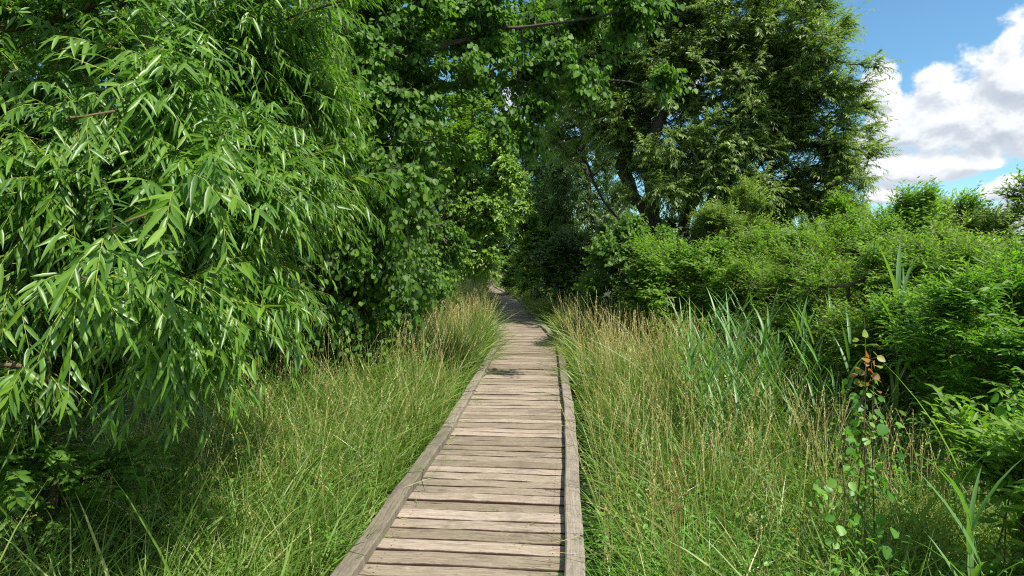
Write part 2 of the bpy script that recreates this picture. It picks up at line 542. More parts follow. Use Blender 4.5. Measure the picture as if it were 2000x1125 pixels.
def plank(mb, c, ang, length, width, r, dz):
    ns = 7
    tx = np.array([math.cos(ang), math.sin(ang), 0])
    ty = np.array([-math.sin(ang), math.cos(ang), 0])
    s = np.linspace(-.5, .5, ns) * length
    bow = rng.normal(0, .0022, ns)
    pts = []
    for k in range(ns):
        for a, h in prof:
            yy = a * width + rng.normal(0, .0012)
            pts.append(c + tx * s[k] + ty * yy + np.array([0, 0, h + bow[k] + dz]))
    m = len(prof)
    q = []
    for k in range(ns - 1):
        for j in range(m):
            j2 = (j + 1) % m
            q.append((k * m + j, (k + 1) * m + j, (k + 1) * m + j2, k * m + j2))
    q2 = [(0, 1, 6, 7), (1, 2, 5, 6), (2, 3, 4, 5)]
    e = (ns - 1) * m
    q2 += [(e + 7, e + 6, e + 1, e), (e + 6, e + 5, e + 2, e + 1), (e + 5, e + 4, e + 3, e + 2)]
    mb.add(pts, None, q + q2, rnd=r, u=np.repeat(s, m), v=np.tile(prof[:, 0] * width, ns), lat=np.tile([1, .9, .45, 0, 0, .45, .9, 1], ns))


deck = Mesh()
seg = np.diff(PATH, axis=0)
for k in range(len(seg)):
    L = np.linalg.norm(seg[k])
    d = seg[k] / L
    ang = math.atan2(-d[0], d[1])
    s = 0.0
    far = PATH[k, 1] > 30
    while s < L - .05:
        wd = float(rng.choice([.112, .117, .122, .132])) if not far else .14
        c2 = PATH[k] + d * (s + wd / 2)
        plank(deck, np.array([c2[0] + rng.normal(0, .006), c2[1], DECK]), ang + rng.normal(0, .006), 1.18 + rng.normal(0, .012), wd, rng.random(), rng.normal(0, .0022))
        s += wd + float(np.clip(rng.normal(.0130, .0026), .007, .02))
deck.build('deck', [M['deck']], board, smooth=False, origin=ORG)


def timber(mb, a, b, wd, z0, z1, r, n=9):
    """a long squared timber with softened edges and a slightly uneven line"""
    a, b = np.array(a, float), np.array(b, float)
    L = np.linalg.norm(b - a)
    d = (b - a) / L
    sx = np.array([d[1], -d[0]])
    pf = np.array([(-.5, 0), (-.5, .86), (-.42, 1), (.42, 1), (.5, .86), (.5, 0)])
    pts, u, v, lt = [], [], [], []
    t = np.linspace(0, 1, n)
    wob = rng.normal(0, .0042, n)
    wz = rng.normal(0, .003, n)
    for k in range(n):
        c = a + d * L * t[k]
        for p_, h in pf:
            xy = c + sx * (p_ * wd + wob[k])
            pts.append((xy[0], xy[1], z0 + (z1 - z0) * h + wz[k]))
            u.append(t[k] * L); v.append(p_ * wd); lt.append(.0)
    m = len(pf)
    q = [(k * m + j, k * m + (j + 1) % m, (k + 1) * m + (j + 1) % m, (k + 1) * m + j) for k in range(n - 1) for j in range(m)]
    e = (n - 1) * m
    q += [(0, 5, 4, 1), (1, 4, 3, 2), (e, e + 1, e + 4, e + 5), (e + 1, e + 2, e + 3, e + 4)]
    mb.add(pts, None, q, rnd=r, u=u, v=v, lat=lt)


def side_line(Y, sgn):
    """kerb line: the path offset sideways along its own normal"""
    k = int(np.clip(np.searchsorted(PATH[:, 1], Y) - 1, 0, len(seg) - 1))
    d = seg[k] / np.linalg.norm(seg[k])
    return path_x(Y) + sgn * .558 / max(d[1], .3)


for sgn, cuts in ((-1, [-3.4, 2.2, 5.52, 8.3, 11.0, 13.7, 16.4, 20, 23.5, 28.6, 34, 40, 46, 52, 58, 63]), (1, [-3.4, 1.6, 5.75, 8.4, 11.15, 13.8, 16.5, 20, 23.5, 28.6, 34, 40, 46, 52, 58, 63])):
    for y0, y1 in zip(cuts, cuts[1:]):
        kb = Mesh()
        a = (side_line(y0 + .02, sgn), y0 + .016)
        b = (side_line(y1 - .02, sgn), y1 - .016)
        timber(kb, a, b, .100, DECK + .005, DECK + .058, rng.random(), n=12)
        kb.build('kerb_rail', [M['kerb']], board, smooth=False, origin=ORG)
for sgn in (-1, 1):
    bm = Mesh()
    for k in range(len(seg)):
        timber(bm, PATH[k] + (sgn * .42, .01), PATH[k + 1] + (sgn * .42, -.01), .09, .0, DECK - .036, .3, n=6)
    bm.build('bearer', [M['kerb']], board, smooth=False, origin=ORG)

# ------------------------------------------------------------------ trees and bushes


def fill(rng, blobs, n, shell=.5, clump=4):
    """points spread through ellipsoids, more of them towards the outside; gathered in tufts so that gaps stay"""
    vol = np.array([b[1] * b[2] * b[3] for b in blobs], float) ** .8
    if len(blobs[0]) > 4:
        vol = vol * np.array([b[4] for b in blobs])
    cnt = rng.multinomial(n, vol / vol.sum())
    P = []
    for b, c in zip(blobs, cnt):
        k = max(1, c // clump)
        d = rnd3(rng, k)
        rr = rng.random(k) ** (shell / 1.5) * (1 + .10 * rng.normal(size=k))
        cen = d * rr[:, None]
        idx = rng.integers(0, k, c)
        pts = cen[idx] + rng.normal(0, .10, (c, 3))
        P.append(np.asarray(b[0]) + pts * np.array(b[1:4]))
    P = np.concatenate(P)
    return P


def skeleton(rng, trunks, attr, up=.25, pw=.3):
    """join crown points to the trunk lines, nearest first; returns nodes, parents"""
    pos, par, plen, is_tr = [], [], [], []
    for tr in trunks:
        tr = np.asarray(tr, float)
        prev = -1
        for a, b in zip(tr, tr[1:]):
            n = max(2, int(np.linalg.norm(b - a) / .35))
            for i in range(n + 1):
                if prev >= 0 and i == 0:
                    continue
                p_ = a + (b - a) * i / n + (rng.normal(0, .03, 3) if 0 < i else 0)
                pos.append(p_); par.append(prev)
                plen.append(0 if prev < 0 else plen[prev] + np.linalg.norm(p_ - pos[prev]))
                is_tr.append(True)
                prev = len(pos) - 1
    tp = np.array(pos)
    d0 = np.min(np.linalg.norm(attr[:, None] - tp[None], axis=-1), axis=1)
    cap = len(pos) + 3 * len(attr)
    PA = np.zeros((cap, 3)); PA[:len(pos)] = tp
    PL = np.zeros(cap); PL[:len(pos)] = plen
    n = len(pos)
    tips = []
    low = tp[:, 2].min() + .25 * (tp[:, 2].max() - tp[:, 2].min())
    for a in attr[np.argsort(d0)]:
        dv = a - PA[:n]
        dist = np.linalg.norm(dv, axis=1)
        cost = dist + pw * PL[:n] * .5 + np.where(dv[:, 2] < 0, .35 * -dv[:, 2], 0) + np.where(PA[:n, 2] < low, .8, 0)
        j = int(np.argmin(cost))
        L = dist[j]
        k = 3 if L > .5 else 1
        prev = j
        for i in range(1, k + 1):
            t = i / k
            p_ = PA[j] + (a - PA[j]) * t
            if i < k:
                p_ = p_ + rng.normal(0, .07 * L, 3) + UP * (.10 * L * math.sin(math.pi * t))
            PA[n] = p_
            PL[n] = PL[prev] + np.linalg.norm(p_ - PA[prev])
            par.append(prev); is_tr.append(False)
            prev = n
            n += 1
        tips.append(prev)
    return PA[:n], np.array(par), np.array(is_tr), np.array(tips)


def plant(name, label, cat, seed, base, trunks, blobs, n_nodes, twigs=5, twig_len=.5, leaves=14, leaf=(.09, .018), tpl=DIAM, lm='dark_leaf', bark='bark',
          r_base=.14, r_tip=.006, group=None, hang=.35, side=.8, fwd=.6, twig_up=.25, twig_sag=.25, flat=.9, shell=.5, petiole=0, twig_mat=None, twig_r=.0022,
          part='crown', stem='trunk', jit=.35, extra=None, rnd_shift=0.0, leaf_bend=.25, out_w=.7, face=.6, clump=4, sunb=.45):
    """one tree or bush: trunk with limbs, and a crown of twigs carrying single leaves"""
    rng = np.random.default_rng(seed)
    base = np.asarray(base, float)
    root = empty(name, base)
    tag(root, label, cat, group)
    att = fill(rng, blobs, n_nodes, shell, clump)
    att = att[att[:, 2] > .12]
    pos, par, tr, tips = skeleton(rng, trunks, att)
    n = len(pos)
    cnt = np.zeros(n)
    cnt[tips] = 1
    for i in range(n - 1, -1, -1):
        if par[i] >= 0:
            cnt[par[i]] += cnt[i]
    cnt = np.maximum(cnt, 1)
    ex = math.log(r_base / r_tip) / math.log(max(cnt.max(), 2))
    R = r_tip * cnt ** ex
    ch = np.nonzero(par >= 0)[0]
    pa = par[ch]
    gp = np.where(par[pa] >= 0, par[pa], pa)
    # each edge as a bent tube starting along its parent's direction
    A, B = pos[pa], pos[ch]
    T0 = unit(pos[pa] - pos[gp] + 1e-6)
    ln = np.linalg.norm(B - A, axis=1)
    t = np.linspace(0, 1, 5)
    mid = T0 * ln[:, None] * .33
    w_tr = np.where(tr[ch], 1.0, .55)[:, None]
    line = A[:, None] + (B - A)[:, None] * t[None, :, None] + (mid - (B - A) * .33)[:, None] * (w_tr[:, None] * (t * (1 - t) ** 2 * 3.0)[None, :, None])
    Ra = np.minimum(R[pa], R[ch] * 1.5)
    Ra = np.where(tr[ch], R[pa], Ra)
    RR = Ra[:, None] * (1 - t) + R[ch][:, None] * t
    wood = Mesh()
    big = R[ch] > r_base * .25
    for sel, sd in ((big, 9), (~big, 5)):
        if sel.any():
            tubes(wood, line[sel], RR[sel], sd, rnd=rng.random(sel.sum()))
    wood.build(stem, [M[bark]], root, origin=base)
    # twigs
    src = np.concatenate([tips, np.nonzero(~tr)[0][::2]])
    src = np.repeat(src, twigs)
    nt = len(src)
    cen = np.average(att, axis=0)
    outw = unit((pos[src] - cen) * np.array([1, 1, .6]))
    edir = unit(pos[src] - pos[np.maximum(par[src], 0)] + 1e-6)
    TD = unit(outw * out_w + edir * .5 + rnd3(rng, nt) * .75 + UP * twig_up)
    TL = twig_len * (.55 + .75 * rng.random(nt))
    TP = pos[src] + (pos[np.maximum(par[src], 0)] - pos[src]) * rng.random((nt, 1)) * .6
    sag = -UP * (twig_sag * (.4 + 1.1 * rng.random(nt)))[:, None] + rng.normal(0, .08, (nt, 3))
    crown = Mesh()
    tt = np.linspace(0, 1, 5)
    tl = TP[:, None] + TL[:, None, None] * (tt[None, :, None] * TD[:, None] + (tt ** 2)[None, :, None] * sag[:, None])
    tubes(crown, tl, np.broadcast_to(twig_r * (1.25 - tt), (nt, 5)), 3, mat=1, rnd=rng.random(nt))
    # leaves
    k = leaves
    tpos = np.clip((np.arange(k) + .6) / k + rng.normal(0, .25 / k, (nt, k)), .05, 1.0)
    LP = TP[:, None] + TL[:, None, None] * (tpos[..., None] * TD[:, None] + (tpos ** 2)[..., None] * sag[:, None])
    tan = unit(TD[:, None] + 2 * tpos[..., None] * sag[:, None])
    S = unit(np.cross(tan, UP) + 1e-5)
    sg = np.where((np.arange(k) % 2 == 0), 1.0, -1.0)[None, :, None]
    LP, tan, S = LP.reshape(-1, 3), tan.reshape(-1, 3), (S * sg).reshape(-1, 3)
    nl = len(LP)
    D = unit(tan * fwd + S * side - UP * hang * (.4 + 1.2 * rng.random((nl, 1))) + rnd3(rng, nl) * jit)
    O3 = np.repeat(outw, k, 0)
    N0 = unit(UP * flat + rnd3(rng, nl) * .7 + O3 * face + SUNV * sunb)
    size = (.62 + .55 * rng.random(nl)) * np.repeat(.8 + .4 * rng.random(nt), k) * (1.1 - .45 * np.maximum(tpos.ravel() - .6, 0))
    LL, WW = leaf[0] * size, leaf[1] * size
    r = np.clip(np.repeat(rng.random(nt), k) * .35 + rng.random(nl) * .45 + np.clip(tpos.ravel() - .55, 0, 1) * .42 + rnd_shift, 0, 1)
    if petiole:
        spread(crown, PETIOLE, LP, D, N0, np.full(nl, petiole), np.full(nl, .0018), mat=1, rnd=r)
        LP = LP + D * petiole
        D = unit(D - UP * (.3 + .9 * rng.random((nl, 1))) + rnd3(rng, nl) * .35)
        N0 = rnd3(rng, nl) + UP * .35 + O3 * .5 + SUNV * .6
    spread(crown, tpl, LP, D, N0, LL, WW, bend=(-UP * leaf_bend * rng.random((nl, 1))), rnd=r)
    if extra:
        extra(crown, rng)
    crown.build(part, [M[lm], M[twig_mat or bark]], root, origin=base)
    return root


def B(x, y, Y, rx, ry, rz, wgt=1.0):
    return (at(x, y, Y), rx, ry, rz, wgt)


# --- 1: the willow close on the left
plant('willow_tree', 'nearest willow on the left with long narrow drooping leaves reaching to the boardwalk', 'tree', 5, (-3.3, 4.3, 0),
      [[(-3.3, 4.3, 0), (-3.1, 4.25, .9), at(90, 370, 4.0), at(300, 230, 4.0), at(500, 160, 4.1), at(690, 95, 4.3)],
       [(-3.2, 4.3, .5), at(-60, 250, 3.6), at(40, -80, 3.4)], [(-3.1, 4.25, .9), at(60, 480, 3.6), at(190, 470, 3.2), at(330, 480, 3.0)]],
      [B(130, 140, 3.6, 1.5, 1.2, 1.3), B(270, 420, 3.1, .72, .7, .72), B(30, 430, 3.4, 1.1, .9, .9), B(360, 70, 3.3, .62, .7, .95, 1.2), B(520, 60, 3.5, .32, .5, .5, 1.2),
       B(450, 240, 2.9, .27, .45, .42, 1.6), B(395, 470, 2.7, .25, .4, .42, 1.6), B(300, 620, 2.7, .34, .4, .22, 1.1), B(480, 600, 2.9, .10, .2, .12, 1.0), B(470, 770, 3.0, .12, .2, .05, 1.0), B(100, 600, 3.0, .7, .6, .36),
       B(360, 290, 2.0, .12, .2, .16, .5), B(400, 470, 2.0, .08, .2, .12, .5), B(100, 560, 2.0, .12, .2, .08, .4), B(60, 170, 2.1, .14, .2, .2, .4)],
      900, twigs=5, twig_len=.34, leaves=15, leaf=(.086, .0155), tpl=LANCE, lm='willow_near', bark='bark_brown', r_base=.06, r_tip=.004,
      hang=.6, side=.62, fwd=.7, twig_up=.25, twig_sag=.36, flat=.3, shell=.6, sunb=.3, clump=6, twig_mat='willow_twig', twig_r=.0021, jit=.42, leaf_bend=.45, out_w=.75)
# a second one deeper in, filling the shade behind
plant('willow_tree', 'dense willow standing in the shade behind the nearest left willow', 'tree', 6, (-4.6, 6.4, 0),
      [[(-4.6, 6.4, 0), (-4.5, 6.4, 1.6), (-4.3, 6.2, 3.6)], [(-4.6, 6.4, .3), (-3.8, 6.1, 1.5), (-3.2, 5.8, 2.6)]],
      [B(150, 200, 6, 1.7, 1.2, 2.0), B(350, 300, 5.6, 1.2, .9, 1.4), B(200, 560, 5.6, 1.7, .9, .8), B(420, 60, 5.6, .9, .9, .9)],
      460, twigs=5, twig_len=.45, leaves=14, leaf=(.11, .021), tpl=DIAM, lm='willow_near', bark='bark_brown', r_base=.12, hang=.6, side=.6, twig_sag=.4,
      twig_mat='willow_twig', rnd_shift=-.08)

# --- 2: aspens on the left, one branch out over the boardwalk
plant('aspen_tree', 'aspen with round leaves whose upper branches hang out over the boardwalk', 'tree', 21, (-2.7, 7.2, 0),
      [[(-2.7, 7.2, 0), (-2.55, 7.1, 1.6), at(640, 150, 7.2), at(700, -60, 7.2)], [(-2.6, 7.15, 1.2), at(660, 190, 7.0), at(800, 120, 7.1), at(960, 150, 7.2), at(1130, 160, 7.0), at(1290, 172, 6.8)],
       [at(800, 120, 7.1), at(960, 50, 7.2), at(1150, 40, 7.0), at(1250, 30, 6.9)]],
      [B(705, 300, 6.9, .75, 1.0, 1.2, 1.3), B(690, 480, 7.2, .85, .9, .75, 1.5), B(850, 80, 7.3, .95, .8, .62, .9), B(700, 130, 7.0, .95, .9, 1.0), B(830, 250, 7.6, .6, .7, .6, .8), B(1000, 40, 7.4, .8, .7, .42, 1.0),
       B(1190, 20, 7.0, .50, .5, .24, 1.8), B(1200, 160, 6.8, .58, .3, .10, 2.4), B(1090, 120, 7.1, .55, .5, .26, 1.3), B(1000, 200, 7.2, .48, .4, .36, 1.1), B(1015, 290, 7.2, .16, .25, .22, 1.4), B(700, 590, 7.4, .9, .7, .3)],
      760, twigs=4, twig_len=.34, leaves=11, leaf=(.060, .055), tpl=ROUND, lm='aspen', bark='bark', r_base=.036, sunb=.6, r_tip=.0045, hang=.35, side=.8, fwd=.5, petiole=.03,
      twig_sag=.3, flat=.4, twig_r=.0018)
plant('aspen_tree', 'shaded aspen thicket standing left of the boardwalk beside tall grass', 'tree', 22, (-2.1, 11.0, 0),
      [[(-2.1, 11, 0), (-2.1, 11, 1.8), (-2.3, 10.8, 4.4)], [(-2.1, 11, .2), (-2.0, 10.2, 1.4), (-1.9, 9.8, 2.6)]],
      [B(745, 420, 10.5, .9, 1.5, 1.2), B(715, 230, 10.5, 1.0, 1.6, 1.3), B(770, 545, 10, .8, 1.2, .6), B(840, 480, 11.8, .6, .8, .8, 1.2), B(700, 560, 9.4, 1.1, .9, .6)],
      520, twigs=5, twig_len=.36, leaves=11, leaf=(.066, .06), tpl=OVAL, lm='aspen', r_base=.12, hang=.4, side=.8, petiole=.03, twig_sag=.25, flat=.4)
plant('alder_tree', 'yellow green leafy tree catching the sun beyond the aspens, left of the boardwalk', 'tree', 23, (-1.9, 13.6, 0),
      [[(-1.9, 13.6, 0), (-1.75, 13.5, 1.6), (-1.2, 13.2, 3.8)]],
      [B(965, 415, 12.5, .5, .6, .55, 1.8), B(935, 330, 13.0, .66, .7, .65, 1.8), B(980, 335, 12.7, .36, .5, .38, 1.2), B(870, 250, 13.6, .9, .8, .8, 1.3), B(900, 400, 13.4, .66, .9, 1.2), B(925, 490, 12.6, .36, .6, .36, 1.2), B(1000, 270, 13.0, .4, .5, .35, 1.2)],
      460, twigs=6, twig_len=.32, leaves=11, leaf=(.068, .042), tpl=OVAL, lm='lime_leaf', r_base=.07, hang=.3, side=.8, twig_sag=.2, flat=.4, sunb=.9)
plant('aspen_tree', 'tall dark aspen filling the gap above the far bend of the boardwalk', 'tree', 24, (-3.4, 23.5, 0),
      [[(-3.4, 23.5, 0), (-3.3, 23.5, 3), (-3.0, 23.3, 8)]],
      [B(900, 250, 23, 2.4, 2.2, 3.2), B(905, 440, 23, 1.4, 1.8, 1.8), B(985, 230, 24, 1.6, 1.6, 2.0), B(940, 60, 24, 3.0, 1.8, 2.6), B(1080, 60, 25, 2.2, 1.6, 2.4)],
      700, twigs=6, twig_len=.6, leaves=12, leaf=(.12, .085), tpl=DIAM, lm='aspen', r_base=.2, hang=.4, side=.8, twig_sag=.25)

# --- 3: the big silver willow on the right and its neighbour
plant('willow_tree', 'big silvery willow with several dark trunks standing right of the boardwalk', 'tree', 31, (3.2, 14, 0),
      [[(3.2, 14, 0), at(1275, 430, 14), at(1240, 390, 14.1), at(1222, 330, 14.2), at(1225, 200, 14.3), at(1210, -60, 14.5)],
       [(3.3, 13.9, .2), at(1272, 380, 13.8), at(1265, 300, 13.6), at(1320, 150, 13.4), at(1380, -40, 13.3)],
       [(3.6, 14, .1), at(1335, 430, 14), at(1365, 360, 13.9), at(1450, 230, 13.7), at(1530, 110, 13.6)],
       [(3.9, 14, .1), at(1370, 440, 13.8), at(1400, 360, 13.5), at(1520, 390, 13.2), at(1640, 335, 13.0)],
       [(3.0, 14.2, .1), at(1240, 460, 14.4), at(1180, 400, 14.6), at(1130, 300, 14.8)]],
      [B(1310, 60, 14, 2.5, 2.2, 2.2), B(1455, 110, 13.5, 1.9, 1.9, 1.7), B(1560, 235, 13.2, 1.4, 1.5, 1.2, 1.2), B(1610, 345, 13, 1.1, 1.2, .7, 1.3), B(1400, 300, 13, 1.5, 1.2, 1.0, 1.2),
       B(1510, 120, 13.3, .75, 1.0, .8, 1.3), B(1250, 240, 14.2, 1.2, 1.4, 1.3), B(1340, -160, 14, 2.5, 2.4, 1.6, .7), B(1190, 90, 14.4, 1.2, 1.4, 1.5), B(1120, 220, 14.8, 1.0, 1.2, 1.1, .8),
       B(1500, 390, 13, 1.2, 1.0, .45), B(1330, 370, 13.2, 1.0, .8, .4, .8), B(1630, 400, 12.8, .8, .8, .38, 1.2), B(1430, 410, 13, .9, .7, .3), B(1450, 230, 13, 1.2, .8, 1.0, .8)],
      2700, twigs=6, twig_len=.45, leaves=22, leaf=(.098, .026), tpl=DIAM, lm='willow_far', bark='bark_dark', r_base=.15, r_tip=.006, hang=.4, side=.6, fwd=.7,
      twig_up=.5, twig_sag=.28, flat=.3, shell=.75, clump=3, out_w=.5, face=.6, sunb=.9)
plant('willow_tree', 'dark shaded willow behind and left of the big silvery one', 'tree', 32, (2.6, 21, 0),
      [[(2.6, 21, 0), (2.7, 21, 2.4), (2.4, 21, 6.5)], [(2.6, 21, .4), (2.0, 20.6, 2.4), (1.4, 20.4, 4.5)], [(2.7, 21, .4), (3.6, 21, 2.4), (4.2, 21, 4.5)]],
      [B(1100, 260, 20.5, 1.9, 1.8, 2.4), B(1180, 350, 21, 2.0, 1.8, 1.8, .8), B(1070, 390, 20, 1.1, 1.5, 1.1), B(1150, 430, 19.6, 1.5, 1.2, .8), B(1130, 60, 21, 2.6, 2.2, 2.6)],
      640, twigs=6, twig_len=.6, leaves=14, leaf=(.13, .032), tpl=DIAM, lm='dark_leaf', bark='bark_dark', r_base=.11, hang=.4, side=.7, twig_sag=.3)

# --- 4: trees closing the far end of the boardwalk, and woods on the left
far_specs = [
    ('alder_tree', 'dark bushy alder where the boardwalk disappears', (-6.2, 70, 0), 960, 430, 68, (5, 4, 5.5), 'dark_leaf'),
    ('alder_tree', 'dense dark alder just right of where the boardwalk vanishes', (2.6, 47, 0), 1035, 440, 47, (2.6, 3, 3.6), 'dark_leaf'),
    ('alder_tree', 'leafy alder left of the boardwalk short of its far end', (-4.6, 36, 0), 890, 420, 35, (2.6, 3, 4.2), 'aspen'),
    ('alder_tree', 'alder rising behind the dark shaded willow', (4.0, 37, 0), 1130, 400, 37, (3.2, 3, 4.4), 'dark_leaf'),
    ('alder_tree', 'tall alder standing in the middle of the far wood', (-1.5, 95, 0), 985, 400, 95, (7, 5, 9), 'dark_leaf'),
]
for i, (nm, lb, bs, x, y, Y, r, lmn) in enumerate(far_specs):
    sc = max(1.0, Y / 24)
    c = at(x, y, Y)
    plant(nm, lb, 'tree', 60 + i, bs, [[bs, (bs[0], bs[1], c[2] * .6), (c[0], bs[1], c[2] + r[2] * .5)]],
          [(c, r[0], r[1], r[2], 1.0), ((c[0], c[1], max(c[2] - r[2] * .8, r[2] * .35)), r[0] * .8, r[1] * .8, r[2] * .5, .7)], 300, twigs=6, twig_len=.45 * sc, leaves=12,
          leaf=(.10 * sc, .065 * sc), tpl=DIAM, lm=lmn, bark='bark_dark', r_base=.22, hang=.4, side=.8)
left_specs = [
    ('dense leafy tree in the wood behind the left willows', (-8.5, 9.5, 0), (3.0, 2.4, 3.2)),
    ('second wood tree behind the left willows, nearer the aspens', (-5.6, 11.5, 0), (2.4, 2.2, 3.2)),
    ('wood tree behind the shaded aspen thicket', (-5.4, 17, 0), (2.6, 2.4, 3.6)),
]
for i, (lb, bs, r) in enumerate(left_specs):
    plant('alder_tree', lb, 'tree', 80 + i, bs, [[bs, (bs[0], bs[1], 2.2), (bs[0], bs[1], 5.5)]],
          [((bs[0], bs[1], 3.6), *r, 1.0), ((bs[0], bs[1], 1.2), r[0] * .9, r[1] * .9, 1.1, .8)], 320, twigs=6, twig_len=.6, leaves=12, leaf=(.12, .08), lm='dark_leaf', r_base=.2)


# --- 5: bushes
def bush(label, seed, x, y, Y, r, n=260, lm='bush_leaf', leaf=(.06, .02), tpl=DIAM, low=True, name='shrub', **kw):
    c = at(x, y, Y)
    bs = np.array([c[0], Y + .1, 0])
    rg = np.random.default_rng(seed + 999)
    stems = []
    for k in range(5):
        a = k * 1.257 + rg.random()
        e = c + np.array([math.cos(a) * r[0] * .55, math.sin(a) * r[1] * .5, r[2] * .5])
        stems.append([bs + np.array([math.cos(a) * .08, math.sin(a) * .08, 0]), bs * .5 + e * .5 + np.array([0, 0, .1]), e])
    blobs = [(c, *r, 1.0)]
    for k in range(8):                              # shoots that break the outline
        a = rg.random() * 6.28
        blobs.append((c + np.array([math.cos(a) * r[0] * .62, math.sin(a) * r[1] * .62, r[2] * (.25 + .65 * rg.random())]), r[0] * .34, r[1] * .34, r[2] * .5, 1.0))
    if low:
        blobs.append(((c[0], c[1] - r[1] * .2, max(c[2] - r[2], .3)), r[0] * .95, r[1] * .9, max(.3, r[2] * .55), .8))
    o = dict(twigs=6, twig_len=.36, leaves=13, bark='stem', r_base=.035, r_tip=.004, hang=.1, side=.75, fwd=.7, twig_up=.75, twig_sag=.1, flat=.5, part='foliage', stem='stems', sunb=.9)
    o.update(kw)
    return plant(name, label, 'shrub', seed, bs, stems, blobs, n, leaf=leaf, tpl=tpl, lm=lm, **o)


bush('round leaved dark green shrub in front of the willow trunks', 101, 1240, 530, 11, (.82, .9, .60), 260, 'aspen', (.06, .055), OVAL, petiole=.02, hang=.3)
bush('slender pale feathery willow shrub standing up before the big willow', 102, 1430, 490, 10, (.5, .5, .72), 190, 'pale_bush', (.085, .016), leaves=18, twig_up=1.0)
bush('low yellow green shrub between the pale willow shrub and the dark round leaved one', 103, 1345, 560, 9.4, (.8, .8, .5), 230, 'bush_leaf', (.075, .028))
bush('broad green shrub right of the pale feathery one', 104, 1560, 530, 9.4, (1.0, .9, .46), 320, 'bush_leaf', (.07, .022))
bush('tall light green shrub against the sky just right of the big willow', 105, 1740, 500, 8.8, (.95, .9, .58), 360, 'bush_leaf', (.08, .025), twig_up=1.0)
bush('tall grey green shrub against the sky at the right edge', 106, 1920, 505, 8.6, (1.05, .9, .58), 360, 'pale_bush', (.075, .024), twig_up=1.0)
bush('tangled fine leaved shrub behind the two solitary reeds', 107, 1680, 600, 6.8, (.9, .8, .40), 240, 'bush_leaf', (.06, .019))
bush('fine leaved shrub at the right edge below the tall grey green one', 108, 1890, 590, 6.2, (.85, .7, .42), 240, 'bush_leaf', (.062, .02))
bush('bright glossy green willow bush nearest on the right edge', 109, 1985, 700, 4.1, (.52, .5, .46), 260, 'bright_bush', (.062, .017), LANCE, twig_len=.3)
bush('fresh green bush left of the bright glossy one, above the dark hollow', 110, 1800, 690, 5.2, (.34, .36, .26), 130, 'bright_bush', (.055, .019), OVAL)
bush('sunlit yellow green bush on the right of the boardwalk beyond the bend', 111, 1045, 490, 19.5, (.62, .8, .75), 200, 'lime_leaf', (.09, .05))
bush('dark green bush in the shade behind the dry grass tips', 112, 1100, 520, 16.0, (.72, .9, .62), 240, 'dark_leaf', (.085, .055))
bush('small light bush low beside the far stretch of boardwalk', 113, 1010, 535, 27, (.5, .9, .4), 130, 'lime_leaf', (.11, .06))
bush('wide dark shrub under the big willow trunks', 114, 1330, 470, 15.8, (2.4, .9, .5), 260, 'dark_leaf', (.10, .06))
bush('low dark shrub beneath the right end of the big willow crown', 115, 1560, 440, 13.8, (1.4, .9, .75), 240, 'dark_leaf', (.09, .04))
bush('shrub outside the right edge, next to the tall grey green one', 116, 2150, 500, 8.0, (1.0, 1.0, .8), 260, 'bush_leaf', (.075, .026))
bush('small dark bush left of the boardwalk at its far end', 117, 918, 520, 26, (.7, 1.2, .7), 160, 'bush_leaf', (.11, .06))
bush('light bush far down the left side of the boardwalk, by its vanishing end', 118, 930, 510, 44, (.8, 1.2, 1.0), 130, 'lime_leaf', (.16, .09))
bush('dark leafy low shrub in the lower left corner under the willow', 119, 20, 830, 2.9, (.42, .5, .24), 80, 'aspen', (.06, .022), OVAL, twig_len=.28, sunb=.3)
bush('low shaded shrub under the aspens where the left grass ends', 120, 640, 640, 7.6, (.9, .6, .4), 200, 'aspen', (.055, .045), OVAL, petiole=.02)
bush('low yellow green shrub filling the gap left of the fine leaved one by the reeds', 122, 1560, 600, 7.8, (.7, .6, .34), 200, 'bush_leaf', (.055, .018))
bush('mid height shrub between the broad green one and the light one against the sky', 123, 1650, 540, 8.0, (.7, .6, .45), 240, 'bush_leaf', (.06, .019))
bush('low grey green shrub before the tall grey green one', 124, 1830, 560, 7.3, (.75, .6, .42), 240, 'pale_bush', (.058, .018))
bush('low leafy shrub at the right edge behind the bright glossy bush', 125, 1990, 600, 5.4, (.6, .5, .36), 200, 'bush_leaf', (.055, .018))
bush('low sunlit shrub behind the orange topped sapling', 126, 1740, 680, 5.9, (.6, .5, .30), 190, 'bush_leaf', (.052, .018))
bush('small sunlit shrub low between the pale willow shrub and the reed bed', 127, 1450, 580, 8.8, (.7, .5, .34), 190, 'bush_leaf', (.058, .02))
bush('leafy shrub in the lower right corner with long green leaves', 121, 2020, 960, 2.8, (.28, .35, .26), 60, 'bush_leaf', (.07, .02), LANCE, twig_len=.26)

# ------------------------------------------------------------------ grass
rng = np.random.default_rng(3)


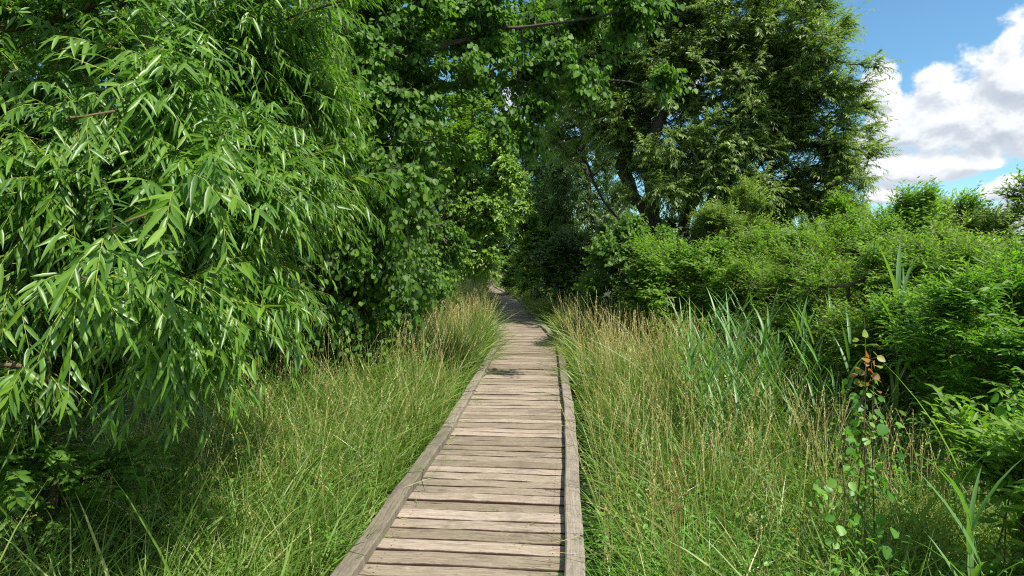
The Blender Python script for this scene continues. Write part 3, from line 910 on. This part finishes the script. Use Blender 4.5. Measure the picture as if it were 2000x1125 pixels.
def verge(n_tuft, Y0, Y1, side, rightmost, blades, hfun, width, tpl, rs, pw=1.0):
    """tufts of blades on one side of the boardwalk; rightmost = how far out the grass goes"""
    Y = Y0 + (Y1 - Y0) * rng.random(n_tuft) ** pw
    far = rightmost(Y)
    d = (.74 if side < 0 else .80) + rng.random(n_tuft) * np.maximum(far - .70, .1)
    X = path_x(Y) + side * d
    h = hfun(d, Y) * (.7 + .6 * rng.random(n_tuft))
    patch = .5 + .5 * np.sin(X * 2.1 + 1.3 * np.sin(Y * 1.1)) * np.cos(Y * 1.7 + X)
    tr = np.clip(rng.random(n_tuft) * .55 + patch * .22 + rs, 0, 1)
    k = blades
    P = np.stack([X, Y, np.zeros_like(X)], -1)
    P = np.repeat(P, k, 0)
    n = len(P)
    a = rng.random(n) * 6.283
    outv = np.stack([np.cos(a), np.sin(a), np.zeros(n)], -1)
    P = P + outv * (.045 * rng.random(n) ** .5)[:, None]
    P[:, 2] = .02
    dd = side * (P[:, 0] - path_x(P[:, 1]))
    L = np.repeat(h, k) * (.55 + .55 * rng.random(n))
    lean = (.12 + .62 * rng.random(n) ** 1.4)[:, None]
    field = np.stack([np.sin(X * 1.7 + Y * .9), np.cos(Y * 1.3 - X), np.zeros(n_tuft)], -1) * .14
    wind = np.repeat(field + rng.normal(0, .17, (n_tuft, 3)) * np.array([1, 1, 0]), k, 0)
    D = UP + outv * lean + wind
    bend = (outv * .34 - UP * .30) * (.2 + 1.4 * rng.random((n, 1)))
    # blades beside the kerb keep mostly off the boards
    near = np.clip((1.15 - dd) / .4, 0, 1)[:, None] * np.array([side, 0, 0])
    bend = bend + near * .22
    D = D + near * .17
    W = width * (.5 + .8 * rng.random(n) + .8 * (rng.random(n) > .9)) * np.repeat(.7 + .6 * rng.random(n_tuft), k)
    r = np.clip(np.repeat(tr, k) + rng.normal(0, .13, n) + (rng.random(n) > .91) * .32, 0, 1)
    nn = np.stack([rng.normal(size=n), rng.normal(size=n), np.full(n, .2)], -1)
    L = L * (1 + .45 * (rng.random(n) > .93))
    return tpl, P, D, nn, L, W, bend, r


hl = lambda d, Y: np.where(Y < 5.5, .46 + .26 * np.clip((d - .6) / .9, 0, 1), .46 + .36 * np.clip((d - .6) / .5, 0, 1)) + .10 * np.clip((Y - 7) / 4, 0, 1)
hr = lambda d, Y: .30 + .30 * np.clip((d - .6) / .6, 0, 1) + .10 * np.clip((Y - 3.5) / 2, 0, 1) + .15 * np.clip((Y - 5) / 3, 0, 1)
lim_l = lambda Y: np.interp(Y, [1, 4, 6, 8, 12, 20, 60], [2.6, 2.7, 2.5, 2.2, 1.7, 1.4, 1.6])
lim_r = lambda Y: np.interp(Y, [1, 3, 6, 9, 13, 20, 60], [2.6, 3.0, 2.6, 2.4, 1.7, 1.4, 1.6])

for side, lim, hf, label in ((-1, lim_l, hl, 'green and straw coloured grass along the left side of the boardwalk'), (1, lim_r, hr, 'tall green and straw coloured grass along the right side of the boardwalk')):
    gmesh = Mesh()
    rs = .0 if side < 0 else .05
    for args in ((1700, 1.2, 6.0, side, lim, 13, hf, .0085, BLADE, rs + .02), (2200, 6.0, 13.0, side, lim, 12, hf, .0115, BLADE, rs + .06),
                 (1800, 13, 26, side, lim, 14, hf, .014, BLADE_FAR, rs + .08), (1200, 26, 70, side, lim, 12, hf, .03, BLADE_FAR, rs + .1)):
        tpl, P, D, nn, L, W, bend, r = verge(*args)
        spread(gmesh, tpl, P, D, nn, L, W, bend, 0, r)
    tag(gmesh.build('grass', [M['grass']]), label, 'grass', kind='stuff')

# far seed heads nobody could count: thin straw stalks among the grass
for side, lim, label in ((-1, lim_l, 'thin straw coloured grass stalks standing in the left grass'), (1, lim_r, 'thin straw coloured grass stalks standing in the right grass')):
    sm = Mesh()
    n = 1900
    Y = np.where(rng.random(n) < .65, 3.2 + 11 * rng.random(n), 12 + 16 * rng.random(n))
    if side > 0:
        Y = np.where(rng.random(n) < .8, 3.2 + 8.3 * rng.random(n), Y)
    X = path_x(Y) + side * (.72 + rng.random(n) ** .8 * np.maximum(lim(Y) - .6, .1))
    P = np.stack([X, Y, np.zeros(n)], -1)
    L = (.72 + .42 * rng.random(n)) * np.where(Y < 6, .85, 1.08)
    D = UP + rng.normal(0, .13, (n, 3)) * np.array([1, 1, 0])
    bd = rng.normal(0, .14, (n, 3)) * np.array([1, 1, .2]) - UP * .04
    tt = np.linspace(0, 1, 6)
    line = P[:, None] + L[:, None, None] * (tt[None, :, None] * D[:, None] + (tt ** 2)[None, :, None] * bd[:, None])
    wr = np.where(Y < 7, .0011, .0016)[:, None] * np.ones(6)
    r = rng.random(n)
    tubes(sm, line, wr, 3, rnd=r)
    k = 16
    tp = .80 + .2 * rng.random((n, k))
    HP = P[:, None] + L[:, None, None] * (tp[..., None] * D[:, None] + (tp ** 2)[..., None] * bd[:, None])
    HD = (D + 2 * bd)[:, None] + rng.normal(0, .45, (n, k, 3))
    sz = np.where(Y < 7, .012, .017)[:, None] * (.7 + .7 * rng.random((n, k)))
    spread(sm, DIAM, HP.reshape(-1, 3), HD.reshape(-1, 3), rnd3(rng, n * k), sz.ravel(), sz.ravel() * .38, rnd=np.repeat(r, k))
    tag(sm.build('dry_grass', [M['straw']]), label, 'dry grass', kind='stuff')

# low broad-leaved herbs between the blades
for side, lim, label in ((-1, lim_l, 'small leaved herbs growing low in the left grass'), (1, lim_r, 'small leaved herbs growing low in the right grass')):
    hm = Mesh()
    n = 6500 if side > 0 else 4000
    Y = 1.3 + 10 * rng.random(n) ** 1.3
    d = .66 + rng.random(n) * (lim(Y) + (2.6 if side > 0 else 1.8) - .66)
    X = path_x(Y) + side * d
    k = 12
    H = (.12 + .40 * rng.random(n)) * np.clip(.5 + d * .45, .5, 1.7)
    a = rng.random((n, k)) * 6.283
    z = rng.random((n, k)) ** .6
    o2 = np.stack([np.cos(a), np.sin(a), np.zeros((n, k))], -1)
    P = np.stack([X, Y, np.zeros(n)], -1)[:, None] + o2 * .035 + (z * H[:, None])[..., None] * UP
    D = o2 + UP * .25 + rng.normal(0, .25, (n, k, 3))
    sz = (.016 + .026 * rng.random((n, k))) * (.7 + .6 * rng.random((n, 1)))
    spread(hm, OVAL, P.reshape(-1, 3), D.reshape(-1, 3), UP + rng.normal(0, .3, (n * k, 3)), sz.ravel(), sz.ravel() * .5, bend=np.tile(-UP * .3, (n * k, 1)),
           rnd=np.clip(np.repeat(rng.random(n), k) * .7 + rng.random(n * k) * .3, 0, 1))
    tag(hm.build('undergrowth', [M['herb']]), label, 'undergrowth', kind='stuff')

# ------------------------------------------------------------------ sedge tussocks, reeds, stalks


def tussock(seed, x, y_ground, Y, n=170, L=.6, label='', width=.006):
    rg = np.random.default_rng(seed)
    b = at(x, y_ground, Y)
    b[2] = 0
    mb = Mesh()
    a = rg.random(n) * 6.283
    o2 = np.stack([np.cos(a), np.sin(a), np.zeros(n)], -1)
    P = b + o2 * (.07 * rg.random(n) ** .5)[:, None]
    D = UP * 1.0 + o2 * (.25 + .5 * rg.random((n, 1)))
    bd = o2 * .45 - UP * (.35 + .45 * rg.random((n, 1)))
    spread(mb, BLADE, P, D, np.cross(o2, UP) * .2 + UP + rnd3(rg, n) * .4, L * (.6 + .7 * rg.random(n)), width * (.7 + .6 * rg.random(n)), bd, 0, np.clip(rg.random(n), 0, 1))
    tag(mb.build('sedge_tussock', [M['sedge']], origin=b), label, 'sedge')


tussock(301, 1330, 1200, 2.9, 260, .72, 'arching green sedge tussock at the lower edge, right of the boardwalk')
tussock(302, 1480, 1150, 3.0, 240, .75, 'pale arching sedge tussock left of the bent seed heads near the bottom')
tussock(303, 1600, 1180, 2.9, 220, .70, 'arching sedge tussock under the bent seed heads near the bottom')
tussock(304, 1420, 1000, 3.9, 220, .66, 'sedge tussock behind the two at the bottom edge')
tussock(305, 1250, 1010, 3.8, 160, .6, 'small sedge tussock close to the right kerb')
tussock(309, 1380, 1110, 3.2, 200, .68, 'arching sedge tussock between the tight brown bunch and the pale one')
tussock(310, 1560, 1040, 3.6, 200, .66, 'sedge tussock right of the pale one, further from the bottom edge')
tussock(311, 1700, 1130, 3.0, 180, .6, 'sedge tussock under the saplings')
tussock(312, 1200, 1130, 3.1, 150, .6, 'upright sedge tussock beside the right kerb at the bottom')
tussock(306, 640, 1010, 3.6, 60, .42, 'broad bladed tuft beside the left kerb', .012)
tussock(307, 590, 1030, 3.5, 50, .40, 'broad bladed tuft standing left of the one by the left kerb', .012)
tussock(308, 850, 760, 7.3, 40, .6, 'blue green tuft next to the left kerb before the bend', .014)


def reed_mesh(seed, H, nl, ll, wd):
    rg = np.random.default_rng(seed)
    mb = Mesh()
    t = np.linspace(0, 1, 7)
    lean = rg.normal(0, .06, 2)
    line = np.stack([lean[0] * H * t ** 1.6, lean[1] * H * t ** 1.6, H * t], -1)
    tubes(mb, line[None], (.0042 * (1.15 - .85 * t))[None], 5, mat=0, rnd=np.array([.35]))
    z = np.linspace(.28, .97, nl) + rg.normal(0, .02, nl)
    a = np.arange(nl) * math.pi + rg.normal(0, .5, nl) + rg.random() * 6
    P = np.stack([np.interp(z, t, line[:, 0]), np.interp(z, t, line[:, 1]), z * H], -1)
    o2 = np.stack([np.cos(a), np.sin(a), np.zeros(nl)], -1)
    D = UP * (1.15 + .5 * z[:, None]) + o2 * .6
    bd = o2 * .25 - UP * (.30 * rg.random((nl, 1)))
    spread(mb, REEDLEAF, P, D, -o2 + UP * .6, ll * (.65 + .5 * rg.random(nl)), wd * (.75 + .5 * rg.random(nl)), bd, 0, rg.random(nl))
    return mb.data('reed', [M['reed']])


reed_kinds = [reed_mesh(400 + i, 1.0 + .10 * i, 8 + i % 3, .40 + .03 * i, .026 + .002 * (i % 4)) for i in range(8)]
rg = np.random.default_rng(77)
n_reed = 0


def put(name, me, loc, rz, sc, label, cat, group=None):
    o = bpy.data.objects.new(name, me)
    COL.objects.link(o)
    o.location = [float(c) for c in loc]
    o.rotation_euler = (0, 0, float(rz))
    o.scale = (float(sc),) * 3
    return tag(o, label, cat, group)


for i in range(150):
    Y = 4.6 + 3.0 * rg.random()
    x = 1335 + 290 * rg.random() + (Y - 6) * -30
    put('reed', reed_kinds[rg.integers(8)], ((x - 1000) * Y / F_PX, Y, 0), rg.random() * 6.28, .56 + .24 * rg.random(),
        'blue green reed in the reed bed between the right grass and the shrubs', 'reed', 'reeds in the bed right of the boardwalk')
for i in range(16):
    Y = 8.6 + 2.6 * rg.random()
    x = 1270 + 210 * rg.random()
    put('reed', reed_kinds[rg.integers(8)], ((x - 1000) * Y / F_PX, Y, 0), rg.random() * 6.28, .66 + .2 * rg.random(),
        'reed at the far edge of the right grass, against the round leaved shrub', 'reed', 'reeds at the far edge of the right grass')
put('reed', reed_kinds[7], (at(1748, 700, 5.0)[0], 5.0, 0), .6, .98, 'solitary tall reed rising before the fine leaved shrubs, left one of two', 'reed')
put('reed', reed_kinds[6], (at(1792, 700, 5.2)[0], 5.2, 0), 2.2, .96, 'solitary tall reed rising before the fine leaved shrubs, right one of two', 'reed')
put('reed', reed_kinds[5], (at(1965, 900, 2.2)[0], 2.2, 0), 1.2, .72, 'broad dark reed very close at the lower right edge', 'reed')
put('reed', reed_kinds[3], (at(1900, 900, 2.5)[0], 2.5, 0), 2.9, .62, 'shorter reed leaning left of the broad dark one at the lower right edge', 'reed')
put('reed', reed_kinds[2], (at(730, 900, 4.6)[0], 4.6, 0), .4, .5, 'single short reed in the left grass under the willow tips', 'reed')


def stalk_mesh(seed, H, kind):
    """a dry grass stem with its seed head"""
    rg = np.random.default_rng(seed)
    mb = Mesh()
    t = np.linspace(0, 1, 9)
    b = rg.normal(0, .10, 2)
    line = np.stack([b[0] * H * t ** 2, b[1] * H * t ** 2, H * t], -1)
    tubes(mb, line[None], (.0016 * (1.2 - .6 * t))[None], 4, rnd=np.array([.4]))
    hd = np.array([2 * b[0], 2 * b[1], 1.0])
    if kind == 'spike':
        k = 46
        z = .80 + .2 * rg.random(k)
        P = np.stack([np.interp(z, t, line[:, i]) for i in range(3)], -1)
        D = hd + rg.normal(0, .38, (k, 3))
        s = .013 * (.7 + .6 * rg.random(k))
        spread(mb, OVAL, P, D, rnd3(rg, k), s, s * .4, rnd=rg.random(k))
    else:                                            # cocksfoot: a few dense lumps on short side arms
        for j in range(6):
            z = .78 + .22 * j / 5
            p0 = np.array([np.interp(z, t, line[:, i]) for i in range(3)])
            a = rg.random() * 6.28
            arm = np.array([math.cos(a), math.sin(a), 1.1]) * (.032 * (1.15 - j / 5.5))
            tubes(mb, np.stack([p0, p0 + arm * .5, p0 + arm])[None], np.full((1, 3), .0008), 3, rnd=np.array([.5]))
            k = 20
            P = p0 + arm + unit(arm) * (rg.random((k, 1)) * .018) + rg.normal(0, .0022, (k, 3))
            s = .0075 * (.7 + .6 * rg.random(k))
            spread(mb, OVAL, P, unit(arm) + rg.normal(0, .5, (k, 3)), rnd3(rg, k), s, s * .45, rnd=rg.random(k))
    return mb.data('grass_stalk', [M['straw']])


def stalk_data(seed, H, kind, m):
    me = stalk_mesh(seed, H, kind)
    me.materials[0] = M[m]
    return me


brown_cocks = [stalk_data(530 + i, .74 + .05 * i, 'cock', 'rust_straw') for i in range(4)]
spikes = [stalk_data(500 + i, .95 + .06 * i, 'spike', 'straw') for i in range(5)]
cocks = [stalk_data(520 + i, .72 + .06 * i, 'cock', 'straw') for i in range(4)]
rusty = [stalk_data(540 + i, .85 + .06 * i, 'spike', 'rust_straw') for i in range(4)]
for i in range(34):
    Y = 8.0 + 3.2 * rg.random()
    put('grass_stalk', spikes[rg.integers(5)], (path_x(Y) + .75 + 1.5 * rg.random(), Y, 0), rg.random() * 6.28, .95 + .3 * rg.random(),
        'tall tan grass stalk with seed head in the dry clump right of the bend', 'grass stalk', 'tan grass stalks right of the bend')
for i in range(40):
    Y = 3.6 + 4.2 * rg.random()
    put('grass_stalk', (spikes + rusty)[rg.integers(9)], (path_x(Y) + .80 + 1.5 * rg.random(), Y, 0), rg.random() * 6.28, .72 + .3 * rg.random(),
        'thin dry grass stalk with narrow seed head in the right grass before the reeds', 'grass stalk', 'dry grass stalks in the near right grass')
for i in range(30):
    Y = 6.5 + 6 * rg.random()
    put('grass_stalk', spikes[rg.integers(5)], (path_x(Y) - .8 - 1.0 * rg.random(), Y, 0), rg.random() * 6.28, .85 + .25 * rg.random(),
        'tall pale grass stalk with seed head in the left grass before the aspens', 'grass stalk', 'pale grass stalks in the left grass')
for x, Y, k, s in ((130, 3.0, 0, .95), (165, 3.1, 1, .9), (200, 2.9, 2, .85), (255, 3.2, 3, .5), (640, 6.4, 1, 1.0), (600, 6.6, 2, .95)):
    put('grass_stalk', rusty[k], ((x - 1000) * Y / F_PX, Y, 0), k * 1.3, s, 'rust brown grass stalk in the shade on the left', 'grass stalk', 'rust brown stalks in the left shade')
for i in range(9):
    Y = 2.85 + .5 * rg.random()
    x = 1165 + 120 * rg.random()
    put('grass_stalk', cocks[rg.integers(4)], ((x - 1000) * Y / F_PX, Y, 0), rg.random() * 6.28, .62 + .25 * rg.random(),
        'lumpy headed grass stalk close to the right kerb at the bottom', 'grass stalk', 'lumpy grass heads beside the right kerb')
for i in range(8):
    Y = 2.65 + .12 * rg.random()
    x = 1308 + 18 * rg.random()
    put('grass_stalk', brown_cocks[rg.integers(4)], ((x - 1000) * Y / F_PX, Y, 0), rg.random() * 6.28, .9 + .2 * rg.random(),
        'brown stalk of the tight bunch rising at the bottom right of the boardwalk', 'grass stalk', 'tight bunch of brown stalks at the bottom')
for i in range(7):
    Y = 2.5 + .5 * rg.random()
    x = 1480 + 130 * rg.random()
    put('grass_stalk', cocks[rg.integers(4)], ((x - 1000) * Y / F_PX, Y, 0), rg.random() * 6.28, .66 + .2 * rg.random(),
        'pale lumpy grass head over the arching sedge at the bottom right', 'grass stalk', 'pale lumpy heads over the sedge')


# wild parsnips gone to seed on the left
def umbel(seed, x, Y, H, label):
    rg = np.random.default_rng(seed)
    b = np.array([(x - 1000) * Y / F_PX, Y, 0])
    root = empty('umbel_plant', b)
    tag(root, label, 'wild plant', 'umbels gone to seed on the left')
    st, hd = Mesh(), Mesh()
    t = np.linspace(0, 1, 7)
    ln = rg.normal(0, .12, 2)
    main = b + np.stack([ln[0] * H * t ** 1.5, ln[1] * H * t ** 1.5, H * t], -1)
    tubes(st, main[None], (.0038 * (1.2 - .7 * t))[None], 5)
    tops = [main[-1]]
    for j in range(3):
        p0 = main[3 + j]
        a = rg.random() * 6.28
        e = p0 + np.array([math.cos(a) * .16, math.sin(a) * .16, .2 + .05 * j])
        c = p0 * .5 + e * .5 - UP * .03
        tubes(st, np.stack([p0, c, e])[None], np.array([[.0022, .0018, .0014]]), 4)
        tops.append(e)
    for tp_ in tops:
        hd = Mesh()
        for i in range(11):
            a, r_ = i * 2.4, .075 * math.sqrt((i + .5) / 11)
            e = tp_ + np.array([math.cos(a) * r_, math.sin(a) * r_, .05 - r_ * .2])
            tubes(hd, np.stack([tp_, (tp_ + e) / 2 + UP * .006, e])[None], np.full((1, 3), .0007), 3, mat=1)
            k = 9
            P = e + rg.normal(0, .007, (k, 3)) * np.array([1, 1, .3])
            spread(hd, OVAL, P, UP + rg.normal(0, .5, (k, 3)), rnd3(rg, k), np.full(k, .0062), np.full(k, .004), rnd=rg.random(k))
        hd.build('seed_head', [M['umbel'], M['sedge']], root, origin=b)
    st.build('stem', [M['sedge']], root, origin=b)


for i, (x, Y, H) in enumerate(((300, 3.0, .80), (390, 3.3, .72), (345, 2.9, .55), (510, 3.9, .70), (470, 3.5, .60), (560, 4.3, .62), (60, 2.5, .62))):
    umbel(600 + i, x, Y, H, ['tall umbel plant gone to seed before the dark willow shade', 'umbel plant with straw seed clusters right of the tall one', 'low umbel plant at the foot of the tall one',
                             'umbel plant nearest the aspens in the left grass', 'low umbel plant between the taller ones in the left grass', 'small umbel plant nearest the left kerb', 'umbel plant in the lower left corner'][i])


# aspen saplings with autumn-coloured tops
def sapling(seed, x, Y, H, label, hot, n=40, lf=.046):
    rg = np.random.default_rng(seed)
    b = np.array([(x - 1000) * Y / F_PX, Y, 0])
    root = empty('aspen_sapling', b)
    tag(root, label, 'sapling')
    st, lv = Mesh(), Mesh()
    t = np.linspace(0, 1, 9)
    ln = rg.normal(0, .05, 2)
    main = b + np.stack([ln[0] * H * t, ln[1] * H * t, H * t], -1) + rg.normal(0, .006, (9, 3))
    tubes(st, main[None], (.0045 * (1.15 - .8 * t))[None], 5)
    z = np.sort(.22 + .78 * rg.random(n))
    P = np.stack([np.interp(z, t, main[:, i]) for i in range(3)], -1)
    a = np.arange(n) * 2.4 + rg.normal(0, .4, n)
    o2 = np.stack([np.cos(a), np.sin(a), np.zeros(n)], -1)
    D = o2 + UP * .35
    pl = .06 * (.4 + 1.5 * rg.random(n) ** 2) * (1.6 - z)
    spread(lv, PETIOLE, P, D, UP + o2 * .1, pl, np.full(n, .0022), mat=2)
    P = P + unit(D) * pl[:, None]
    D2 = o2 - UP * .45 + rg.normal(0, .3, (n, 3))
    s = lf * (.65 + .6 * rg.random(n))
    warm = z > hot - .12 * rg.random(n)
    for sel, mi in ((~warm, 0), (warm, 1)):
        if sel.any():
            spread(lv, ROUND, P[sel], D2[sel], UP * .5 + rnd3(rg, sel.sum()) * .5 + np.array([.3, -.5, 0]), s[sel], s[sel] * .92, np.tile(-UP * .12, (sel.sum(), 1)), mi, rg.random(sel.sum()))
    st.build('stem', [M['stem']], root, origin=b)
    lv.build('foliage', [M['herb'], M['autumn'], M['stem']], root, origin=b)


sapling(700, 1690, 3.04, 1.52, 'thin aspen sapling with orange and yellow top leaves in the right grass', .93, 64, .036)
sapling(701, 1665, 3.08, 1.28, 'shorter sapling with a few yellowed leaves left of the orange topped one', .96, 46, .036)
sapling(702, 1712, 3.12, 1.36, 'sapling with orange leaf tips right of the tallest one', .95, 50, .036)
sapling(703, 1640, 2.89, 1.0, 'low green aspen sapling before the orange topped ones', 2, 38)
sapling(704, 1730, 2.89, 1.08, 'low green aspen sapling right of the orange topped ones', 2, 22)
sapling(705, 1590, 3.6, .55, 'small green aspen sapling deepest in the sedge', 2, 30)
sapling(706, 1960, 3.0, 1.15, 'sapling with reddish stem and yellow green leaves at the right edge', 2, 44, .05)
sapling(707, 1282, 10.2, 1.95, 'thin light green sapling standing above the round leaved shrub', 2, 26, .08)


# ------------------------------------------------------------------ small things on the boards
def lie(name, x, Y, length, ang, r, mt, label, cat, z=DECK + .006, bow=.05, group=None):
    b = np.array([(x - 1000) * Y / F_PX, Y, z])
    t = np.linspace(-.5, .5, 7)
    rg = np.random.default_rng(int(x * 7 + Y * 100))
    d = np.array([math.cos(ang), math.sin(ang), 0])
    nrm = np.array([-d[1], d[0], 0])
    line = b + t[:, None] * length * d + ((t ** 2 - .1) * bow)[:, None] * nrm + UP * (.002 + .02 * np.clip(t, 0, 1)[:, None] * (bow > .06))
    mb = Mesh()
    tubes(mb, line[None], (r * (1.2 - .5 * np.abs(t) * 2))[None], 5)
    if 'twig' in name:
        for k in (2, 4):
            e = line[k] + d * length * .16 + nrm * length * .14 * (1 if k == 2 else -1) + UP * .012
            tubes(mb, np.stack([line[k], (line[k] + e) / 2 + nrm * .003, e])[None], np.array([[r * .7, r * .6, r * .4]]), 4)
    return tag(mb.build(name, [M[mt]], origin=b), label, cat, group)


lie('twig', 918, 7.0, .16, .45, .0028, 'bark_dark', 'dark broken twig lying across the left kerb before the bend', 'twig', z=DECK + .058)
lie('dry_straw', 1128, 3.15, .24, -.1, .0014, 'straw', 'straw stem lying across the right kerb at the bottom', 'grass stem', z=DECK + .056)
lie('dry_straw', 1112, 3.32, .20, .55, .0012, 'straw', 'bent straw stem on the inner edge of the right kerb', 'grass stem', z=DECK + .056)
lie('dry_straw', 785, 3.7, .07, -.5, .0016, 'straw', 'short straw piece lying at the foot of the left kerb', 'grass stem')
lie('dry_straw', 880, 5.2, .14, 1.2, .0014, 'straw', 'straw stem by the joint in the left kerb', 'grass stem')
lie('twig', 1055, 9.2, .12, .7, .002, 'bark_dark', 'small dark twig in the middle of the boards near the bend', 'twig')
lie('twig', 1000, 12.5, .14, -.4, .0022, 'bark_dark', 'small dark twig on the boards just beyond the bend', 'twig')


def sprout(x, Y, n, h, label):
    b = np.array([(x - 1000) * Y / F_PX, Y, DECK - .01])
    rg = np.random.default_rng(int(x + 13 * Y))
    a = rg.random(n) * 6.28
    o2 = np.stack([np.cos(a), np.sin(a), np.zeros(n)], -1)
    mb = Mesh()
    spread(mb, BLADE, b + o2 * .006, UP + o2 * .8, rnd3(rg, n), h * (.6 + .6 * rg.random(n)), np.full(n, .003), o2 * .3 - UP * .3, 0, rg.random(n) * .7)
    tag(mb.build('grass_sprout', [M['grass']], origin=b), label, 'grass sprout')


sprout(968, 3.85, 7, .065, 'small grass sprout in a gap near the middle of the boards')
sprout(1030, 3.62, 5, .055, 'small grass sprout in a gap nearer the right kerb')
sprout(1012, 3.35, 5, .06, 'thin grass sprout in the gap nearest the bottom edge')
sprout(880, 5.35, 16, .13, 'grass tuft growing through the joint in the left kerb')
sprout(815, 3.95, 4, .08, 'grass blade poking up beside the left kerb')
sprout(770, 3.45, 4, .08, 'grass blade on the boards close to the left kerb')
sprout(1050, 8.4, 8, .08, 'sparse grass sprout in a gap halfway to the bend')
sprout(935, 6.6, 6, .08, 'grass sprout by the twig on the left kerb')


def dead_leaf(loc, s, rot, label, mt='autumn'):
    mb = Mesh()
    rg = np.random.default_rng(int(abs(loc[0]) * 100))
    D = np.array([[math.cos(rot), math.sin(rot), .25]])
    spread(mb, ROUND, np.array([loc], float), D, np.array([[.2, .1, 1.0]]), np.array([s]), np.array([s * .8]), np.array([[0, 0, .25]]), 0, np.array([1.0]))
    tag(mb.build('fallen_leaf', [M[mt]], origin=loc), label, 'leaf')


dead_leaf((at(530, 1090, 3.25)[0], 3.25, .22), .07, .7, 'curled brown leaf lying in the grass at the bottom left of the boardwalk')
dead_leaf((at(520, 1100, 3.2)[0], 3.2, .2), .06, 2.2, 'second curled brown leaf lying in the grass under the first')
